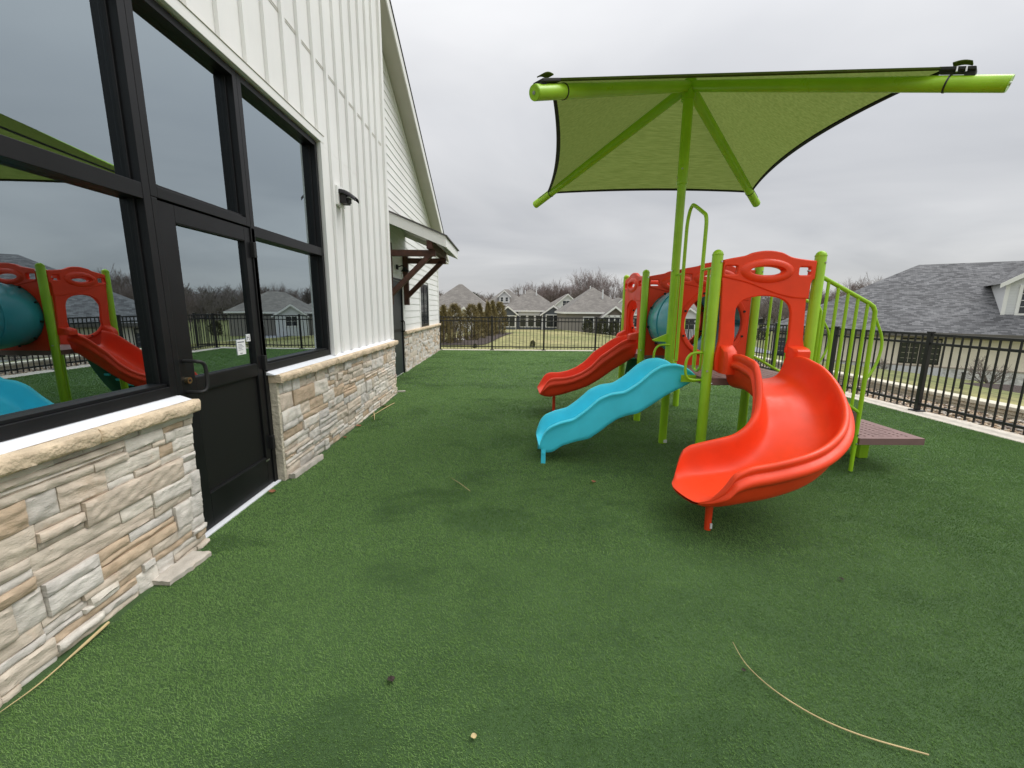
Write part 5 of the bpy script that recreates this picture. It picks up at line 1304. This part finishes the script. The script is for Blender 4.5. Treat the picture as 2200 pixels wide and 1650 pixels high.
def arb(px, pybase, dist, s, k, label, sx=1):
    x = px2x(px, dist); o = place(av[k], ua[k], x, dist, ground_z(x, dist)-.05, s, random.uniform(0, 6), label, 'shrub', 'bronzed evergreen shrubs beyond the far fence'); o.scale = (s*sx, s*sx, s); ua[k] = 1
arb(955, 0, 20.5, .62, 0, 'tall bronzed evergreen shrub next to the building corner', 1.1)
arb(979, 0, 21.5, .66, 1, 'second evergreen shrub from the building with pointed top', 1.0)
arb(942, 0, 23, .62, 2, 'evergreen shrub mostly hidden behind the building corner')
arb(1014, 0, 25, .70, 1, 'broad bronzed evergreen shrub beside the white statue', 1.15)
arb(1031, 0, 28, .76, 0, 'broad evergreen shrub behind the one beside the statue', 1.1)
arb(1049, 0, 33, .88, 2, 'evergreen shrub third from the right end of its row')
arb(1059, 0, 37, .98, 0, 'tallest slim evergreen shrub of the row', .9)
arb(1074, 0, 39, .98, 1, 'evergreen shrub at the right end of the row by the utility box', .95)
# pine behind, small shrubs
pn = evergreen('pine_tree', 7.5, 2.9, 55, M['pine'], 5200, oval, .30); place(pn, 0, px2x(1012, 74), 74, -2.2, .82, 0, 'dark green pine behind the taupe hip roof', 'tree')
sh = evergreen('small_shrub', 1.1, .42, 61, M['shrubm'], 1300, oval, .07); us = 0
for (px, d, s, lb) in ((1145, 18.5, .27, 'small brown shrub just beyond the far fence'), (1262, 54.5, 1.5, 'shrub below the left window of the taupe house'), (1292, 54.0, 1.75, 'slim shrub at the left of the porch of the taupe house'), (1318, 54.0, 1.7, 'slim shrub at the right of the porch of the taupe house'), (1062, 43, .8, 'small dark shrub beside the utility box'), (1021, 17.2, .18, 'tiny brown tuft at the foot of the far fence'), (1640, 62, 1.8, 'round shrub by the road seen through the slide hood')):
    place(sh, us, px2x(px, d), d, ground_z(px2x(px, d), d)-.03, s, random.uniform(0, 6), lb, 'shrub'); us = 1
mb_ = MB(); P = []
for i in range(30):
    t = i/29; y = 19+26*t; x = px2x(967+(1080-967)*t**.55, y); P.append([(x+s, y, gz(x+s, y)+.03) for s in (-1.6, -.5, .5, 1.3)])
mb_.grid(P); tag(mb_.build('mulch_bed', M['mulch'], smooth=True), kind='structure')
# thin bare shrubs by the neighbour building
def small_bare(label, x, y, s, seed):
    tr, cr_ = bare_tree_mesh(seed, H=2.4, spread=.8, twig=.008, levels=4, wide=.25); r = empty('bare_sapling', (x, y, gz(x, y))); tr.build('trunk', M['bark'], r); cr_.build('crown', M['bark'], r); r.scale = (s, s, s); tag(r, label, 'sapling')
small_bare('bare leafless sapling in front of the cream wall at the right edge', 16.6, 13.8, 1.15, 91)
small_bare('small bare sapling below the double window of the cream building', 16.0, 17.2, .62, 92)
# statue, utility box, stake
st_ = empty('garden_statue', (px2x(991, 24.5), 24.5, ground_z(px2x(991, 24.5), 24.5)), label='white garden statue on a pedestal between the evergreen shrubs', cat='statue')
m = MB(); m.tube([(0, 0, 0), (0, 0, .08), (0, 0, .12), (0, 0, .38), (0, 0, .42)], [.20, .20, .13, .12, .17], 12); m.build('pedestal', M['plaster'], st_, smooth=True)
m = MB(); m.tube([(0, 0, .42), (0, 0, .55), (.01, 0, .8), (0, 0, .98), (0, 0, 1.06), (0, 0, 1.1), (0, 0, 1.2), (0, 0, 1.26)], [.15, .13, .10, .13, .05, .06, .075, .02], 12); m.tube([(.12, 0, .95), (.2, -.05, .78), (.08, -.12, .72)], [.035, .03, .025], 8); m.tube([(-.12, 0, .95), (-.19, -.05, .78), (-.06, -.12, .75)], [.035, .03, .025], 8); m.build('figure', M['plaster'], st_, smooth=True)
ub = empty('utility_box', (px2x(1069, 40.5), 39.5, ground_z(0, 39.5)), label='pale green utility pedestal box on the lawn by the shrub row', cat='utility box')
m = MB(); m.box(-.12, .12, -.12, .12, 0, .62); m.build('body', M['utility'], ub, bevel=.02); m = MB(); m.box(-.14, .14, -.14, .14, .62, .70); m.build('lid', M['utility'], ub, bevel=.02)
sk = empty('garden_stake', (9.7, 8.6, gz(9.7, 8.6)), label='thin dark stake standing in the grass beyond the block wall', cat='stake')
m = MB(); m.cyl((0, 0, 0), (0, 0, .33), .012, 8); m.build('rod', M['fence'], sk); m = MB(); m.cyl((0, 0, .33), (0, 0, .36), .02, 8); m.build('tip', M['fence'], sk)
mb_ = MB(); mb_.tube([(13.5, 10.2, gz(13.5, 10.2)+.03), (13.5, 10.2, gz(13.5, 10.2)+.06)], [1.6, 1.3], 20); tag(mb_.build('mulch_ring', M['mulch']), kind='structure')
